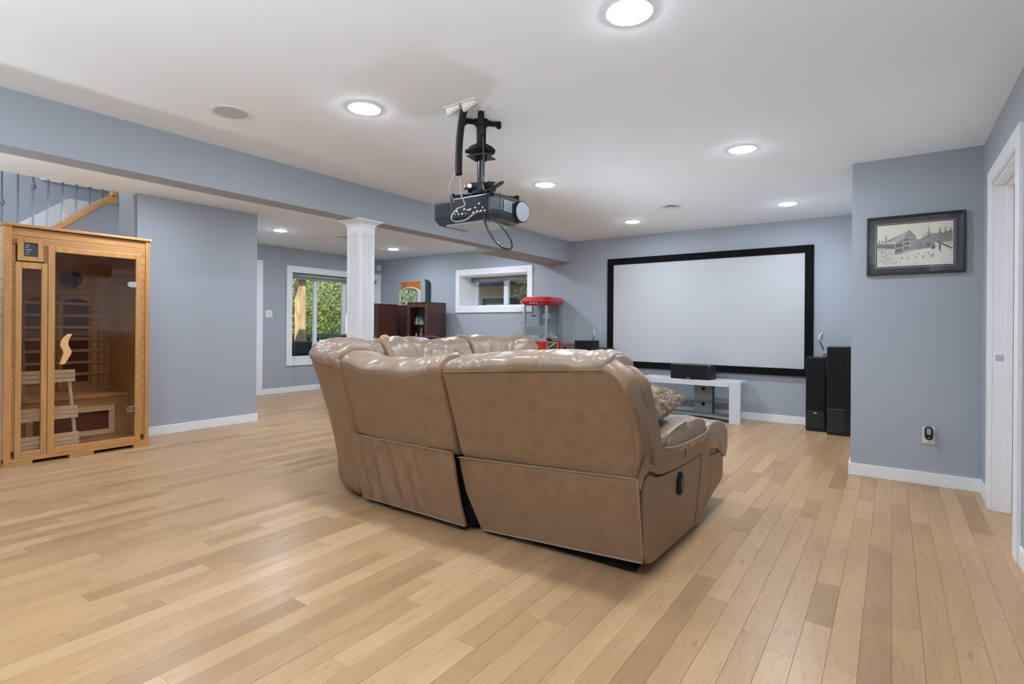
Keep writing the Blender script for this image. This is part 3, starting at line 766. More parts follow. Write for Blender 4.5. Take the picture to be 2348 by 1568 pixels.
def wires(x, label, s):
    e = empty('speaker_cable', (x, YS, 0.95), label, 'cable', 'loose speaker cables')
    MB().tube([(x-0.02*s, YS-0.001, 1.075), (x-0.02*s, YS-0.03, 1.065), (x-0.045*s, YS-0.04, 1.02), (x-0.02*s, YS-0.04, 0.955), (x, YS-0.03, 0.90), (x+0.012*s, YS-0.03, 0.84)], 0.007, 8, 6).build('sheath', 'white_plastic', e, smooth=True)
    MB().tube([(x-0.042*s, YS-0.045, 1.0), (x-0.02*s, YS-0.045, 0.95), (x+0.005*s, YS-0.04, 0.88)], 0.005, 6, 5).build('core', 'black_matte', e, smooth=True)
    for k in (-1, 1):
        MB().tube([(x+0.01*s, YS-0.03, 0.85), (x+0.012*s+0.012*k, YS-0.032, 0.825), (x+0.01*s+0.02*k, YS-0.034, 0.80)], 0.006, 6, 4).build('plug', 'red_plastic', e, smooth=True)
wires(-3.55, 'loose speaker cable with red plugs out of the wall left of the screen', -1)
wires(-0.63, 'loose speaker cable with red plugs out of the wall right of the screen', 1)
# ================================================================== SECTIONAL SOFA
sofa = empty('sectional_sofa', (-2.4, 3.0, 0), 'large taupe leather reclining sectional sofa seen from behind', 'sofa')
def line_frames(x0, x1, y0, n, y1=None):
    """row whose back faces the viewer: path along +x, depth runs +y"""
    out = []
    for i in range(n+1):
        t = 0.5-0.5*math.cos(math.pi*i/n); t = 0.6*t+0.4*i/n
        out.append((x0+(x1-x0)*t, y0 if y1 is None else y0+(y1-y0)*t, 0.0, 1.0, t))
    return out
def side_frames(y0, y1, x0, n):
    """row whose back faces -x: path along +y, depth runs +x"""
    out = []
    for i in range(n+1):
        t = 0.5-0.5*math.cos(math.pi*i/n); t = 0.35*t+0.65*i/n
        out.append((x0, y0+(y1-y0)*t, 1.0, 0.0, t))
    return out
AC = Vector((-2.75, 2.82)); AR = 0.60
def arc_frames(a0, a1, n):
    out = []
    for i in range(n+1):
        t = i/n; a = math.radians(a0+(a1-a0)*t)
        nx, ny = math.sin(a), math.cos(a)
        out.append((AC.x-nx*AR, AC.y-ny*AR, nx, ny, t))
    return out
def fold(p, sc, amp):
    """leather creases: warped ridged noise, sharp valleys between soft pads"""
    q = Vector((p[0]*sc[0], p[1]*sc[1], p[2]*sc[2]))
    w = Vector((noise.noise(q*0.45+Vector((3, 7, 1))), noise.noise(q*0.45+Vector((8, 2, 5))), noise.noise(q*0.45+Vector((1, 4, 9)))))
    q = q+w*1.1
    a = 1.0-abs(noise.noise(q))*2.0
    a2 = 1.0-abs(noise.noise(q*2.1+Vector((5, 1, 3))))*2.0
    b = noise.noise(q*0.55+Vector((11, 5, 2)))
    return -amp*(0.8*max(0.0, a)**4+0.22*max(0.0, a2)**3)+amp*1.0*b
def sweep(name, frames, prof, m, parent=sofa, sub=4, ends=(6, 6), endmin=0.35, wr=0.0, sc=(5, 5, 5), zfun=None, wfun=None, pf=None):
    base = crom(prof, sub, True)
    cen = sum(base, Vector((0, 0)))/len(base)
    vs = []; n = len(base); fs = []
    for (ox, oy, nx, ny, t) in frames:
        s = 1.0
        if ends[0] and t < 0.5: s = max(0.0, 1-abs(1-2*t)**ends[0])**(1.0/2.2)
        if ends[1] and t >= 0.5: s = max(0.0, 1-abs(2*t-1)**ends[1])**(1.0/2.2)
        s = endmin+(1-endmin)*s
        dz = zfun(t) if zfun else 0.0
        for p in base:
            v = cen.x+(p.x-cen.x)*s; z = cen.y+(p.y-cen.y)*s
            z += dz*max(0.0, min(1.0, (z-0.05)/0.8))
            vs.append((ox+nx*v, oy+ny*v, z))
    R = len(frames)
    for i in range(R-1):
        for k in range(n): fs.append((i*n+k, i*n+(k+1) % n, (i+1)*n+(k+1) % n, (i+1)*n+k))
    for row in (0, R-1):
        c = Vector((0, 0, 0))
        for k in range(n): c += Vector(vs[row*n+k])
        vs.append(tuple(c/n)); ci = len(vs)-1
        for k in range(n): fs.append((row*n+k, row*n+(k+1) % n, ci))
    me = bpy.data.meshes.new(name); me.from_pydata(vs, [], fs)
    bm = bmesh.new(); bm.from_mesh(me); bmesh.ops.recalc_face_normals(bm, faces=bm.faces)
    bm.normal_update()
    if wr:
        mv = []
        for v in bm.verts:
            k = wr*(wfun(v.co) if wfun else 1.0)
            mv.append(v.co+v.normal*fold(v.co, sc, k))
        for v, c in zip(bm.verts, mv): v.co = c
    if pf:
        for v in bm.verts: v.co = pf(v.co)
    for f in bm.faces: f.smooth = True
    bm.to_mesh(me); bm.free(); me.materials.append(mget(m))
    return attach(bpy.data.objects.new(name, me), parent)
def panel(name, rows, thick, m, parent=sofa, folds=None, nu=48, nz=12):
    """hanging rear panel: rows = [(z, v(y), xl, xr)] bottom to top; back face gets thickness; folds(u,t)->push towards the viewer"""
    def at(t):
        k = t*(len(rows)-1); i = min(int(k), len(rows)-2); f = k-i
        return [rows[i][j]*(1-f)+rows[i+1][j]*f for j in range(4)]
    vs = []; fs = []
    for layer in (0, 1):
        for a in range(nz+1):
            z, y, xl, xr = at(a/nz)
            for b in range(nu+1):
                u = b/nu
                d = folds(u, a/nz) if folds else 0.0
                zz = z if not callable(z) else z(u)
                vs.append((xl+(xr-xl)*u, y-d+(thick if layer else 0.0), zz+SK[0]*u))
    W = nu+1; Ln = W*(nz+1)
    for a in range(nz):
        for b in range(nu):
            i = a*W+b
            fs.append((i, i+1, i+W+1, i+W)); fs.append((Ln+i, Ln+i+W, Ln+i+W+1, Ln+i+1))
    for b in range(nu):
        fs.append((b, Ln+b, Ln+b+1, b+1)); j = nz*W+b; fs.append((j, j+1, Ln+j+1, Ln+j))
    for a in range(nz):
        i = a*W; fs.append((i, i+W, Ln+i+W, Ln+i)); j = i+nu; fs.append((j, Ln+j, Ln+j+W, j+W))
    return MB().add(vs, fs).build(name, m, parent, smooth=True, angle=1.0)
SK = [0.0]
AX0, AX1, AY = -1.895, -0.893, 2.25
BX0, BX1, BY = -2.735, -1.905, 2.22
# --- section A (nearest): recliner with bare side
SHELL = [(-0.05, 0.43), (-0.115, 0.62), (-0.19, 0.83), (-0.215, 0.915), (-0.17, 0.955), (-0.09, 0.950), (-0.045, 0.87), (0.01, 0.74), (0.065, 0.58), (0.08, 0.45), (0.03, 0.40)]
def ss(a, b, x):
    t = max(0.0, min(1.0, (x-a)/(b-a))); return t*t*(3-2*t)
def tuckA(c):
    """right end: narrow at the skirt, fullest above it, rounded shoulder"""
    k = ss(-1.20, -0.86, c.x)
    dx = -0.040*k*(1-ss(0.44, 0.60, c.z))-0.012*k*ss(0.78, 0.95, c.z)
    dz = -0.10*min(1.2, max(0.0, (c.x+1.01)/0.155))**2*ss(0.66, 0.96, c.z)
    return Vector((c.x+dx, c.y, c.z+dz))
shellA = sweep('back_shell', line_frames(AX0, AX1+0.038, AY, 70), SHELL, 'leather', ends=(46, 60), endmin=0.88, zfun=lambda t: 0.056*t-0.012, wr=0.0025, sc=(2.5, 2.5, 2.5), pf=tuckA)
_nb = len(SHELL)*4
for ring in (64, 66):      # stitched edge of the rear panel, right end
    MB().tube([tuple(Vector(shellA.data.vertices[ring*_nb+k].co)+Vector((0.0006, -0.0006, 0.0))) for k in range(1, 17)], 0.0011, 6).build('shell_stitching', 'piping' if ring == 64 else 'leather', sofa, smooth=True)
HEAD = [(-0.205, 0.876), (-0.2195, 0.888), (-0.2245, 0.914), (-0.206, 0.946), (-0.14, 0.968), (-0.03, 0.972), (0.08, 0.945), (0.13, 0.89), (0.06, 0.84), (-0.10, 0.83)]
def fade(z0, z1):
    return lambda c: max(0.0, min(1.0, (c.z-z0)/(z1-z0)))
def fadeA(c):
    k = max(0.0, min(1.0, (c.z-0.895-0.055*max(0, min(1, (c.x+1.89)/0.92)))/0.05)); u = abs((c.x+1.43)/0.47)
    return k*(0.62+0.75*max(0.0, u-0.45))
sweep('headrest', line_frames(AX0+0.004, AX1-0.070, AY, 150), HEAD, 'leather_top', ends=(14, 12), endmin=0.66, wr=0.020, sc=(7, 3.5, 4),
      zfun=lambda t: -0.010+0.055*t+0.020*math.sin(math.pi*t), wfun=fadeA, sub=8)
MB().tube([(AX0+0.02+u*(AX1-AX0-0.11), AY-0.2225, 0.886+0.057*u) for u in [i/20 for i in range(21)]], 0.0028, 6).build('headrest_seam', 'leather', sofa, smooth=True)
BCUSH = [(0.055, 0.575), (0.01, 0.72), (-0.06, 0.88), (-0.055, 0.955), (0.01, 0.955), (0.085, 0.84), (0.155, 0.70), (0.185, 0.59), (0.15, 0.535), (0.085, 0.53)]
sweep('back_cushion', line_frames(AX0+0.02, AX1+0.036, AY, 60), BCUSH, 'leather', ends=(12, 60), endmin=0.80, wr=0.005, sc=(5, 5, 3), sub=6, zfun=lambda t: -0.012-0.05*ss(0.92, 1.0, t))
SK[0] = 0.055
panel('back_skirt', [(0.022, AY+0.012, -1.795, AX1+0.004), (0.10, AY+0.000, -1.835, AX1+0.003), (0.22, AY-0.022, -1.885, AX1+0.002), (0.33, AY-0.042, -1.905, AX1+0.002), (0.412, AY-0.058, -1.912, AX1+0.002)], 0.020, 'leather',
      folds=lambda u, t: 0.004*noise.noise(Vector((u*3, t*2, 4)))-0.010*max(0, 0.12-u)/0.12*t)
# piping lines along the skirt
MB().tube([(-1.912+u*(AX1+1.914), AY-0.060, 0.412+0.055*u) for u in [i/24 for i in range(25)]], 0.0035, 6).build('skirt_piping', 'piping', sofa, smooth=True)
MB().tube([(-1.795+u*(AX1+1.799), AY+0.010, 0.024+0.055*u) for u in [i/24 for i in range(25)]], 0.0035, 6).build('skirt_piping', 'piping', sofa, smooth=True)
MB().tube([(AX1+0.004, AY+0.008, 0.08), (AX1+0.005, AY-0.024, 0.28), (AX1+0.004, AY-0.060, 0.465)], 0.0035, 6, 4).build('skirt_piping', 'piping', sofa, smooth=True)
SK[0] = 0.0
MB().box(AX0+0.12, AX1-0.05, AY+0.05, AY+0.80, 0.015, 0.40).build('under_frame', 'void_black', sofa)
for (x, y) in ((AX0+0.16, AY+0.12), (AX1-0.12, AY+0.12), (AX0+0.16, AY+0.7), (AX1-0.12, AY+0.7)):
    MB().cyl((x, y, 0), (x, y, 0.03), 0.025, seg=12).build('foot', 'black_matte', sofa)
# base with upholstered side: lower panel, upper band, front post
MB().box(AX0+0.05, AX1-0.012, AY+0.03, AY+0.93, 0.06, 0.47).build('seat_base', 'leather', sofa, bevel=0.02, seg=3)
sp = crom([(2.278, 0.076), (2.55, 0.045), (2.975, 0.032), (3.00, 0.06), (3.075, 0.262), (3.105, 0.385), (3.085, 0.398), (2.95, 0.400), (2.79, 0.402), (2.59, 0.411), (2.42, 0.426), (2.32, 0.455), (2.275, 0.452), (2.240, 0.405), (2.252, 0.25)], 4, True)
MB().prism([(p.x, p.y) for p in sp], 'x', AX1-0.02, AX1+0.012).build('side_panel', 'leather', sofa, bevel=0.008, seg=3, smooth=True, angle=0.9)
bd = crom([(2.20, 0.42), (2.235, 0.462), (2.285, 0.480), (2.34, 0.468), (2.43, 0.437), (2.59, 0.420), (2.79, 0.411), (2.98, 0.409), (3.11, 0.408), (3.14, 0.45), (3.13, 0.53), (2.80, 0.56), (2.5, 0.58), (2.32, 0.59), (2.22, 0.53)], 4, True)
MB().prism([(p.x, p.y) for p in bd], 'x', AX1-0.05, AX1+0.018).build('side_band', 'leather', sofa, bevel=0.016, seg=3, smooth=True, angle=0.9)
MB().tube([(AX1+0.014, 2.80, 0.418), (AX1+0.020, 2.803, 0.46), (AX1+0.018, 2.806, 0.51)], 0.0015, 6, 3).build('band_seam', 'void_black', sofa)
fp = crom([(3.00, 0.035), (3.085, 0.262), (3.118, 0.41), (3.135, 0.50), (3.19, 0.515), (3.255, 0.48), (3.24, 0.24), (3.10, 0.035), (3.04, 0.025)], 4, True)
MB().prism([(p.x, p.y) for p in fp], 'x', AX0+0.08, AX1+0.016).build('front_post', 'leather', sofa, bevel=0.012, seg=3, smooth=True, angle=0.9)
hd = MB().prism([(2.73+0.052*math.cos(a)*(0.8 if math.sin(a) > 0 else 1), 0.325+0.060*math.sin(a)) for a in [2*math.pi*i/12 for i in range(12)]], 'x', AX1+0.012, AX1+0.022).build('recline_bezel', 'black_matte', sofa, bevel=0.003)
MB().prism([(2.732+0.028*math.cos(a), 0.330+0.040*math.sin(a)) for a in [2*math.pi*i/14 for i in range(14)]], 'x', AX1+0.020, AX1+0.030).build('recline_handle', 'dark_metal', hd, bevel=0.003)
SEAT = [(0.24, 0.545), (0.28, 0.618), (0.45, 0.650), (0.65, 0.645), (0.84, 0.620), (0.955, 0.570), (0.985, 0.51), (0.92, 0.470), (0.60, 0.47), (0.35, 0.49)]
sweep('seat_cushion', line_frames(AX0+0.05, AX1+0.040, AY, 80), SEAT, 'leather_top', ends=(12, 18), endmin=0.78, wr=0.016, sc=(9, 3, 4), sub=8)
MB().tube([(AX1+0.030, 2.46, 0.556), (AX1+0.043, 2.60, 0.541), (AX1+0.044, 2.85, 0.531), (AX1+0.042, 3.05, 0.531), (AX1+0.036, 3.16, 0.536), (AX1+0.015, 3.21, 0.54)], 0.0045, 8, 6).build('seat_piping', 'piping', sofa, smooth=True)
# footrest in front
MB().prism([(3.20, 0.06), (3.42, 0.105), (3.62, 0.137), (3.66, 0.20), (3.66, 0.44), (3.20, 0.46)], 'x', AX0+0.10, AX1-0.006).build('footrest_base', 'leather', sofa, bevel=0.02, seg=3)
fq = crom([(3.20, 0.075), (3.42, 0.112), (3.60, 0.145), (3.628, 0.20), (3.622, 0.295), (3.565, 0.330), (3.42, 0.342), (3.27, 0.345), (3.235, 0.24)], 4, True)
MB().prism([(p.x, p.y) for p in fq], 'x', AX1-0.03, AX1+0.006).build('footrest_panel', 'leather', sofa, bevel=0.008, seg=3, smooth=True, angle=0.9)
FOOT = [(0.98, 0.43), (1.0, 0.52), (1.12, 0.552), (1.28, 0.542), (1.40, 0.50), (1.465, 0.42), (1.455, 0.30), (1.40, 0.28), (1.24, 0.36), (1.05, 0.40)]
sweep('footrest_pad', line_frames(AX0+0.08, AX1+0.014, AY, 80), FOOT, 'leather_top', ends=(14, 20), endmin=0.84, wr=0.011, sc=(9, 4, 4), sub=6)

# --- section B (middle, lower back, gathered skirt)
SHELLB = [(-0.045, 0.43), (-0.10, 0.60), (-0.165, 0.79), (-0.19, 0.89), (-0.15, 0.92), (-0.05, 0.92), (0.02, 0.87), (0.09, 0.74), (0.15, 0.56), (0.17, 0.44), (0.08, 0.40)]
sweep('back_shell', line_frames(BX0, BX1, BY, 60), SHELLB, 'leather', ends=(46, 40), endmin=0.8, wr=0.0025, sc=(2.5, 2.5, 2.5), zfun=lambda t: 0.018-0.050*math.sin(math.pi*t))
HEADB = [(-0.178, 0.845), (-0.1925, 0.857), (-0.1975, 0.885), (-0.172, 0.922), (-0.10, 0.950), (0.02, 0.946), (0.11, 0.91), (0.13, 0.86), (0.05, 0.81), (-0.09, 0.81)]
sweep('headrest', line_frames(BX0+0.004, BX1-0.004, BY, 150), HEADB, 'leather_top', ends=(14, 14), endmin=0.66, wr=0.018, sc=(6, 3.5, 4), sub=8,
      zfun=lambda t: 0.045*abs(2*t-1)**2.2-0.012+0.006*math.sin(5.0*math.pi*t), wfun=fade(0.87, 0.92))
sweep('back_cushion', line_frames(BX0+0.02, BX1-0.02, BY, 40), BCUSH, 'leather', ends=(10, 10), endmin=0.6, wr=0.012, sc=(6, 6, 3), zfun=lambda t: -0.075)
def foldsB(u, t):
    env = math.exp(-((u-0.30)/0.33)**2)*(0.35+0.65*math.sin(math.pi*min(1, t*0.9+0.1)))
    return env*(0.013*math.sin(u*44+2.2*t+1.3*math.sin(u*9))+0.008*noise.noise(Vector((u*14, t*2.5, 1))))+0.003*noise.noise(Vector((u*5, t*3, 9)))+0.005*math.sin(u*70)*max(0, t-0.85)/0.15
panel('back_skirt', [(0.040, BY-0.012, -2.715, -1.868), (0.15, BY-0.024, -2.735, -1.895), (0.30, BY-0.042, -2.752, -1.915), (0.440, BY-0.060, -2.760, -1.925)], 0.016, 'leather', folds=foldsB, nu=110, nz=16)
MB().tube([(-2.760+u*0.835, BY-0.064, 0.440) for u in [i/24 for i in range(25)]], 0.0035, 6).build('skirt_piping', 'piping', sofa, smooth=True)
MB().tube([(-2.715+u*0.847, BY-0.014, 0.041) for u in [i/24 for i in range(25)]], 0.003, 6).build('skirt_piping', 'piping', sofa, smooth=True)
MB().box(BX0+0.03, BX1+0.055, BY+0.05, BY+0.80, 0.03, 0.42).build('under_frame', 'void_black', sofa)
for (x, y) in ((-2.55, BY+0.06), (-1.93, BY+0.05), (-2.4, BY+0.7), (-2.0, BY+0.7)):
    MB().cyl((x, y, 0), (x, y, 0.035), 0.025, seg=12).build('foot', 'black_matte', sofa)
MB().box(BX0+0.03, BX1-0.03, BY+0.10, BY+0.92, 0.06, 0.46).build('seat_base', 'leather', sofa, bevel=0.02, seg=3)
sweep('seat_cushion', line_frames(BX0+0.02, BX1-0.01, BY, 50), SEAT, 'leather_top', ends=(12, 12), endmin=0.75, wr=0.009, sc=(6, 5, 4), sub=5)

# --- corner wedge
SHELLC = [(0.0, 0.05), (-0.03, 0.25), (-0.08, 0.48), (-0.15, 0.72), (-0.205, 0.90), (-0.16, 0.945), (-0.05, 0.945), (0.02, 0.88), (0.09, 0.74), (0.15, 0.56), (0.17, 0.35), (0.15, 0.06)]
sweep('corner_back', arc_frames(-2.0, 92, 34), SHELLC, 'leather', ends=(60, 60), endmin=0.80, wr=0.0025, sc=(2.5, 2.5, 2.5), zfun=lambda t: 0.02*math.sin(math.pi*t))
HEADC = [(-0.196, 0.872), (-0.2095, 0.885), (-0.214, 0.918), (-0.188, 0.962), (-0.12, 1.000), (0.0, 1.012), (0.10, 0.98), (0.15, 0.90), (0.07, 0.84), (-0.10, 0.83)]
sweep('corner_headrest', arc_frames(0, 92, 130), HEADC, 'leather_top', ends=(24, 14), endmin=0.66, wr=0.018, sc=(5, 5, 4), sub=8, wfun=fade(0.89, 0.95), zfun=lambda t: 0.03*math.sin(math.pi*min(1, t*1.1))-0.005)
MB().prism([(-3.15, 2.42), (-2.75, 2.36), (-2.62, 3.05), (-3.10, 3.12), (-3.22, 2.75)], 'z', 0.06, 0.54).build('corner_seat', 'leather_top', sofa, bevel=0.05, seg=3, smooth=True, angle=0.9)
MB().prism([(-3.10, 2.46), (-2.75, 2.40), (-2.65, 3.0), (-3.05, 3.05)], 'z', 0.0, 0.06).build('corner_foot', 'black_matte', sofa)

# --- left-hand row running away from the viewer, seats facing the right
LX = -3.35
def left_unit(y0, y1, hz, wr, seatw=True, seed=0):
    sweep('back_shell', side_frames(y0, y1, LX, 24), SHELLC, 'leather', ends=(24, 24), endmin=0.75, zfun=lambda t: hz)
    HD = [(-0.20, 0.865), (-0.222, 0.92), (-0.19, 0.975), (-0.11, 1.008), (0.0, 1.008), (0.09, 0.96), (0.15, 0.86), (0.19, 0.74), (0.12, 0.70), (-0.08, 0.80)]
    sweep('headrest', side_frames(y0+0.005, y1-0.005, LX, 110), HD, 'leather_top', ends=(12, 12), endmin=0.72, wr=wr*1.2, sc=(3.5, 5, 4), sub=8, zfun=lambda t: hz+0.012*math.sin(2*math.pi*t+seed))
    sweep('back_cushion', side_frames(y0+0.01, y1-0.01, LX, 40), [(0.10, 0.52), (0.08, 0.66), (0.06, 0.80), (0.16, 0.82), (0.27, 0.72), (0.34, 0.58), (0.33, 0.50), (0.2, 0.48)], 'leather', ends=(9, 9), endmin=0.7, wr=0.010, sc=(6, 5, 4))
    MB().box(LX+0.02, LX+0.88, y0+0.01, y1-0.01, 0.03, 0.46).build('seat_base', 'leather', sofa, bevel=0.03, seg=3)
    if seatw:
        sweep('seat_cushion', side_frames(y0+0.01, y1-0.01, LX, 40), SEAT, 'leather_top', ends=(10, 10), endmin=0.75, wr=0.009, sc=(5, 6, 4), sub=5)
left_unit(2.87, 3.90, 0.010, 0.020, True, 0.4)
left_unit(3.905, 4.20, 0.016, 0.012, False, 1.0)
MB().box(LX+0.33, LX+0.93, 3.915, 4.19, 0.10, 0.60).build('console', 'leather', sofa, bevel=0.03, seg=3)
left_unit(4.205, 5.06, 0.012, 0.013, True, 2.0)

# --- shaggy cushion on the nearest seat
pc = Vector((-1.10, 2.69, 0.708))
pil = empty('shag_cushion', (pc.x, pc.y, 0.63), 'shaggy beige cushion lying against the nearest seat back', 'cushion')
PR = Matrix.Rotation(math.radians(-10), 4, 'Z') @ Matrix.Rotation(math.radians(11), 4, 'X') @ Matrix.Rotation(math.radians(-4), 4, 'Y')
def pil_pt(u, v, side):
    a = 0.18
    e = max(0.0, (1-abs(u)**2.6)*(1-abs(v)**2.6))
    k = 1.0-0.10*(1-abs(v))*(abs(u)**4)-0.10*(1-abs(u))*(abs(v)**4)
    k1 = 1.0-0.09*math.cos(v*math.pi/2)*abs(u)**3
    k2 = 1.0-0.09*math.cos(u*math.pi/2)*abs(v)**3
    return Vector((u*a*k1, v*a*k2, side*0.084*e**0.55))
vs = []; fs = []; N = 20
for sd in (1, -1):
    for i in range(N+1):
        for j in range(N+1): vs.append(pc+(PR @ pil_pt(2*i/N-1, 2*j/N-1, sd)))
for s in range(2):
    for i in range(N):
        for j in range(N):
            k = s*(N+1)**2+i*(N+1)+j; fs.append((k, k+1, k+N+2, k+N+1))
MB().add(vs, fs).build('cover', 'shag', pil, smooth=True, merge=True)
rg = random.Random(5)
for (nm, mm, cnt, ln) in (('shag', 'shag', 14000, 0.015), ('shag_tips', 'shag_tip', 13000, 0.016)):
    vs = []; fs = []
    for q in range(cnt):
        u, v = rg.uniform(-1, 1), rg.uniform(-1, 1); sd = rg.choice((1, -1))
        p = pil_pt(u, v, sd); d1 = pil_pt(u+0.02, v, sd)-p; d2 = pil_pt(u, v+0.02, sd)-p
        nrm = d1.cross(d2); nrm = (nrm if nrm.length > 1e-9 else Vector((u, v, 0))).normalized()*sd
        if nrm.z*sd < 0: nrm = -nrm
        edge = Vector((u, v, 0))*max(abs(u), abs(v))**4*0.9
        clump = Vector((noise.noise(p*38), noise.noise(p*38+Vector((9, 1, 4))), noise.noise(p*38+Vector((2, 8, 6)))))*1.5
        dr = (nrm*0.5+edge*0.6+clump*1.2+Vector((rg.uniform(-.3, .3), rg.uniform(-.3, .3), rg.uniform(-.3, .3)))).normalized()
        sdv = dr.orthogonal().normalized(); sdv.rotate(Matrix.Rotation(rg.uniform(0, 6.28), 3, dr))
        L = ln*rg.uniform(0.6, 1.15); wd = rg.uniform(0.0012, 0.0021)
        bend = clump.normalized()*L*0.4 if clump.length > 0.01 else Vector()
        pts = [p-dr*0.004, p+dr*L*0.55, p+dr*L*0.8+bend]
        n0 = len(vs)
        for k, (pp, ww) in enumerate(zip(pts, (wd, wd*0.9))): vs += [pc+PR @ (pp-sdv*ww), pc+PR @ (pp+sdv*ww)]
        vs.append(pc+PR @ pts[2])
        fs += [(n0, n0+1, n0+3, n0+2), (n0+2, n0+3, n0+4)]
    MB().add(vs, fs).build(nm, mm, pil)['kind'] = 'stuff'

# ================================================================== PROJECTOR
PX, PY = -2.084, 2.588
e = empty('ceiling_projector', (PX, PY, H), 'black projector hanging from a black ceiling pole mount', 'projector')
mb = MB().cyl((PX, PY, H), (PX, PY, H-0.035), 0.045, 0.040, 20)
arms = [(-2.150, 2.505), (-2.015, 2.675), (-2.02, 2.50)]
for (ax, ay) in arms:
    mb.tube([(PX, PY, H-0.018), (ax, ay, H-0.014)], 0.016, 8)
mb.build('mount_spider', 'black_matte', e, smooth=True, angle=0.7)
for (ax, ay) in arms:
    MB().cyl((ax, ay, H), (ax, ay, H-0.034), 0.016, seg=12).cyl((ax, ay, H-0.034), (ax, ay, H-0.042), 0.007, seg=8).build('mount_bolt', 'black_matte', e)
MB().cyl((PX, PY, H-0.03), (PX, PY, 2.23), 0.031, 0.029, 24).build('upper_tube', 'black_matte', e, smooth=True, angle=0.7)
MB().lathe((PX, PY, 2.20), [(0.085, 0.0), (0.088, 0.012), (0.075, 0.028), (0.035, 0.05), (0.03, 0.06)], 24).build('clamp_bowl', 'black_matte', e, smooth=True)
for (ax, ay) in ((0.075, 0.02), (-0.06, -0.06), (-0.02, 0.08)):
    MB().cyl((PX+ax, PY+ay, 2.21), (PX+ax, PY+ay, 2.195), 0.016, seg=12).build('clamp_knob', 'black_matte', e)
rot = math.radians(12)
sq = [(0.085*math.cos(rot+k*math.pi/2+math.pi/4)*1.15, 0.085*math.sin(rot+k*math.pi/2+math.pi/4)*1.15) for k in range(4)]
MB().prism([(PX+a, PY+b) for a, b in sq], 'z', 2.166, 2.172).build('clamp_plate', 'dark_metal', e, bevel=0.002)
MB().cyl((PX, PY, 2.20), (PX, PY, 2.15), 0.036, seg=24).build('pole_collar', 'black_matte', e, smooth=True, angle=0.7)
MB().cyl((PX, PY, 2.15), (PX, PY, 1.985), 0.024, seg=24).build('pole', 'black_gloss', e, smooth=True, angle=0.7)
mb = MB().cyl((PX-0.075, PY-0.03, 1.985), (PX+0.035, PY+0.02, 1.985), 0.032, seg=14).cyl((PX+0.03, PY+0.03, 1.995), (PX+0.075, PY+0.05, 1.985), 0.03, seg=12)
mb.box(PX-0.04, PX+0.04, PY-0.03, PY+0.03, 1.95, 2.01)
mb.build('gimbal', 'black_matte', e, smooth=True, angle=0.6)
for (a, b) in ((-0.10, -0.035), (-0.055, -0.055), (0.085, 0.03)):
    MB().cyl((PX+a, PY+b, 1.985), (PX+a+0.02, PY+b-0.012, 1.985), 0.014, seg=10).build('gimbal_knob', 'chrome', e)
mb = MB().cyl((PX+0.01, PY, 1.952), (PX+0.01, PY, 1.934), 0.065, seg=24)
for (ax, ay) in ((-2.24, 2.50), (-1.93, 2.50), (-2.23, 2.74), (-1.93, 2.76)):
    mb.tube([(PX+0.01, PY, 1.940), (ax, ay, 1.930)], 0.010, 6)
mb.build('bracket', 'black_matte', e)
for (ax, ay) in ((-2.24, 2.50), (-1.93, 2.50), (-2.23, 2.74), (-1.93, 2.76)):
    MB().cyl((ax, ay, 1.90), (ax, ay, 1.945), 0.014, seg=12).build('bracket_screw', 'black_matte', e)
# body: slightly tapered case, rear panel towards the viewer
bz0, bz1 = 1.765, 1.915
bx0, bx1, by0, by1 = -2.405, -1.895, 2.49, 2.83
bodyp = [(bx0+0.02, by0+0.0), (bx1-0.045, by0), (bx1, by0+0.05), (bx1, by1-0.06), (bx1-0.06, by1), (bx0+0.06, by1), (bx0, by1-0.05), (bx0, by0+0.03)]
vs = []; fs = []
cxm, cym = (bx0+bx1)/2, (by0+by1)/2
lv = [(0.90, bz0), (0.985, bz0+0.028), (1.0, bz0+0.05), (1.0, bz1-0.03), (0.975, bz1-0.006), (0.955, bz1)]
for (s, z) in lv:
    vs += [(cxm+(x-cxm)*s, cym+(y-cym)*s, z) for x, y in bodyp]
n = len(bodyp)
for k in range(len(lv)-1):
    for i in range(n): fs.append((k*n+i, k*n+(i+1) % n, (k+1)*n+(i+1) % n, (k+1)*n+i))
fs += [tuple(range(n-1, -1, -1)), tuple(range((len(lv)-1)*n, len(lv)*n))]
mat('proj_body', (0.030, 0.034, 0.042), 0.35, spec=0.5)
mat('proj_belly', (0.42, 0.46, 0.52), 0.3, spec=0.5)
body = MB().add(vs, fs).build('case', 'proj_body', e, bevel=0.006, seg=2)
MB().prism([(bx0+0.09, by0+0.03), (bx1-0.12, by0+0.03), (bx1-0.08, by0+0.09), (bx1-0.10, by1-0.05), (bx0+0.11, by1-0.05)], 'z', bz0-0.014, bz0+0.002).build('belly', 'proj_belly', e, bevel=0.012, seg=2)
yv = by0-0.001
MB().box(bx0+0.03, bx0+0.155, yv-0.001, yv+0.003, bz0+0.035, bz1-0.022).build('vent_well', 'black_matte', body)
for i in range(11):
    x = bx0+0.034+i*0.0112
    MB().box(x, x+0.004, yv-0.0035, yv, bz0+0.036, bz1-0.023).build('louvre', 'proj_body', body)
MB().box(bx0+0.165, bx1-0.055, yv-0.001, yv+0.003, bz0+0.025, bz1-0.012).build('port_panel', 'black_matte', body)
rg = random.Random(2)
for i in range(17):
    x = bx0+0.195+i*0.0145; z = bz0+0.040+(0.022 if i % 2 else 0.0)+(0.020 if i % 5 == 3 else 0)+rg.uniform(-0.004, 0.004)
    MB().box(x, x+rg.uniform(0.006, 0.012), yv-0.004, yv, z, z+rg.uniform(0.006, 0.011)).build('port', 'white_plastic' if i % 3 else 'steel', body)
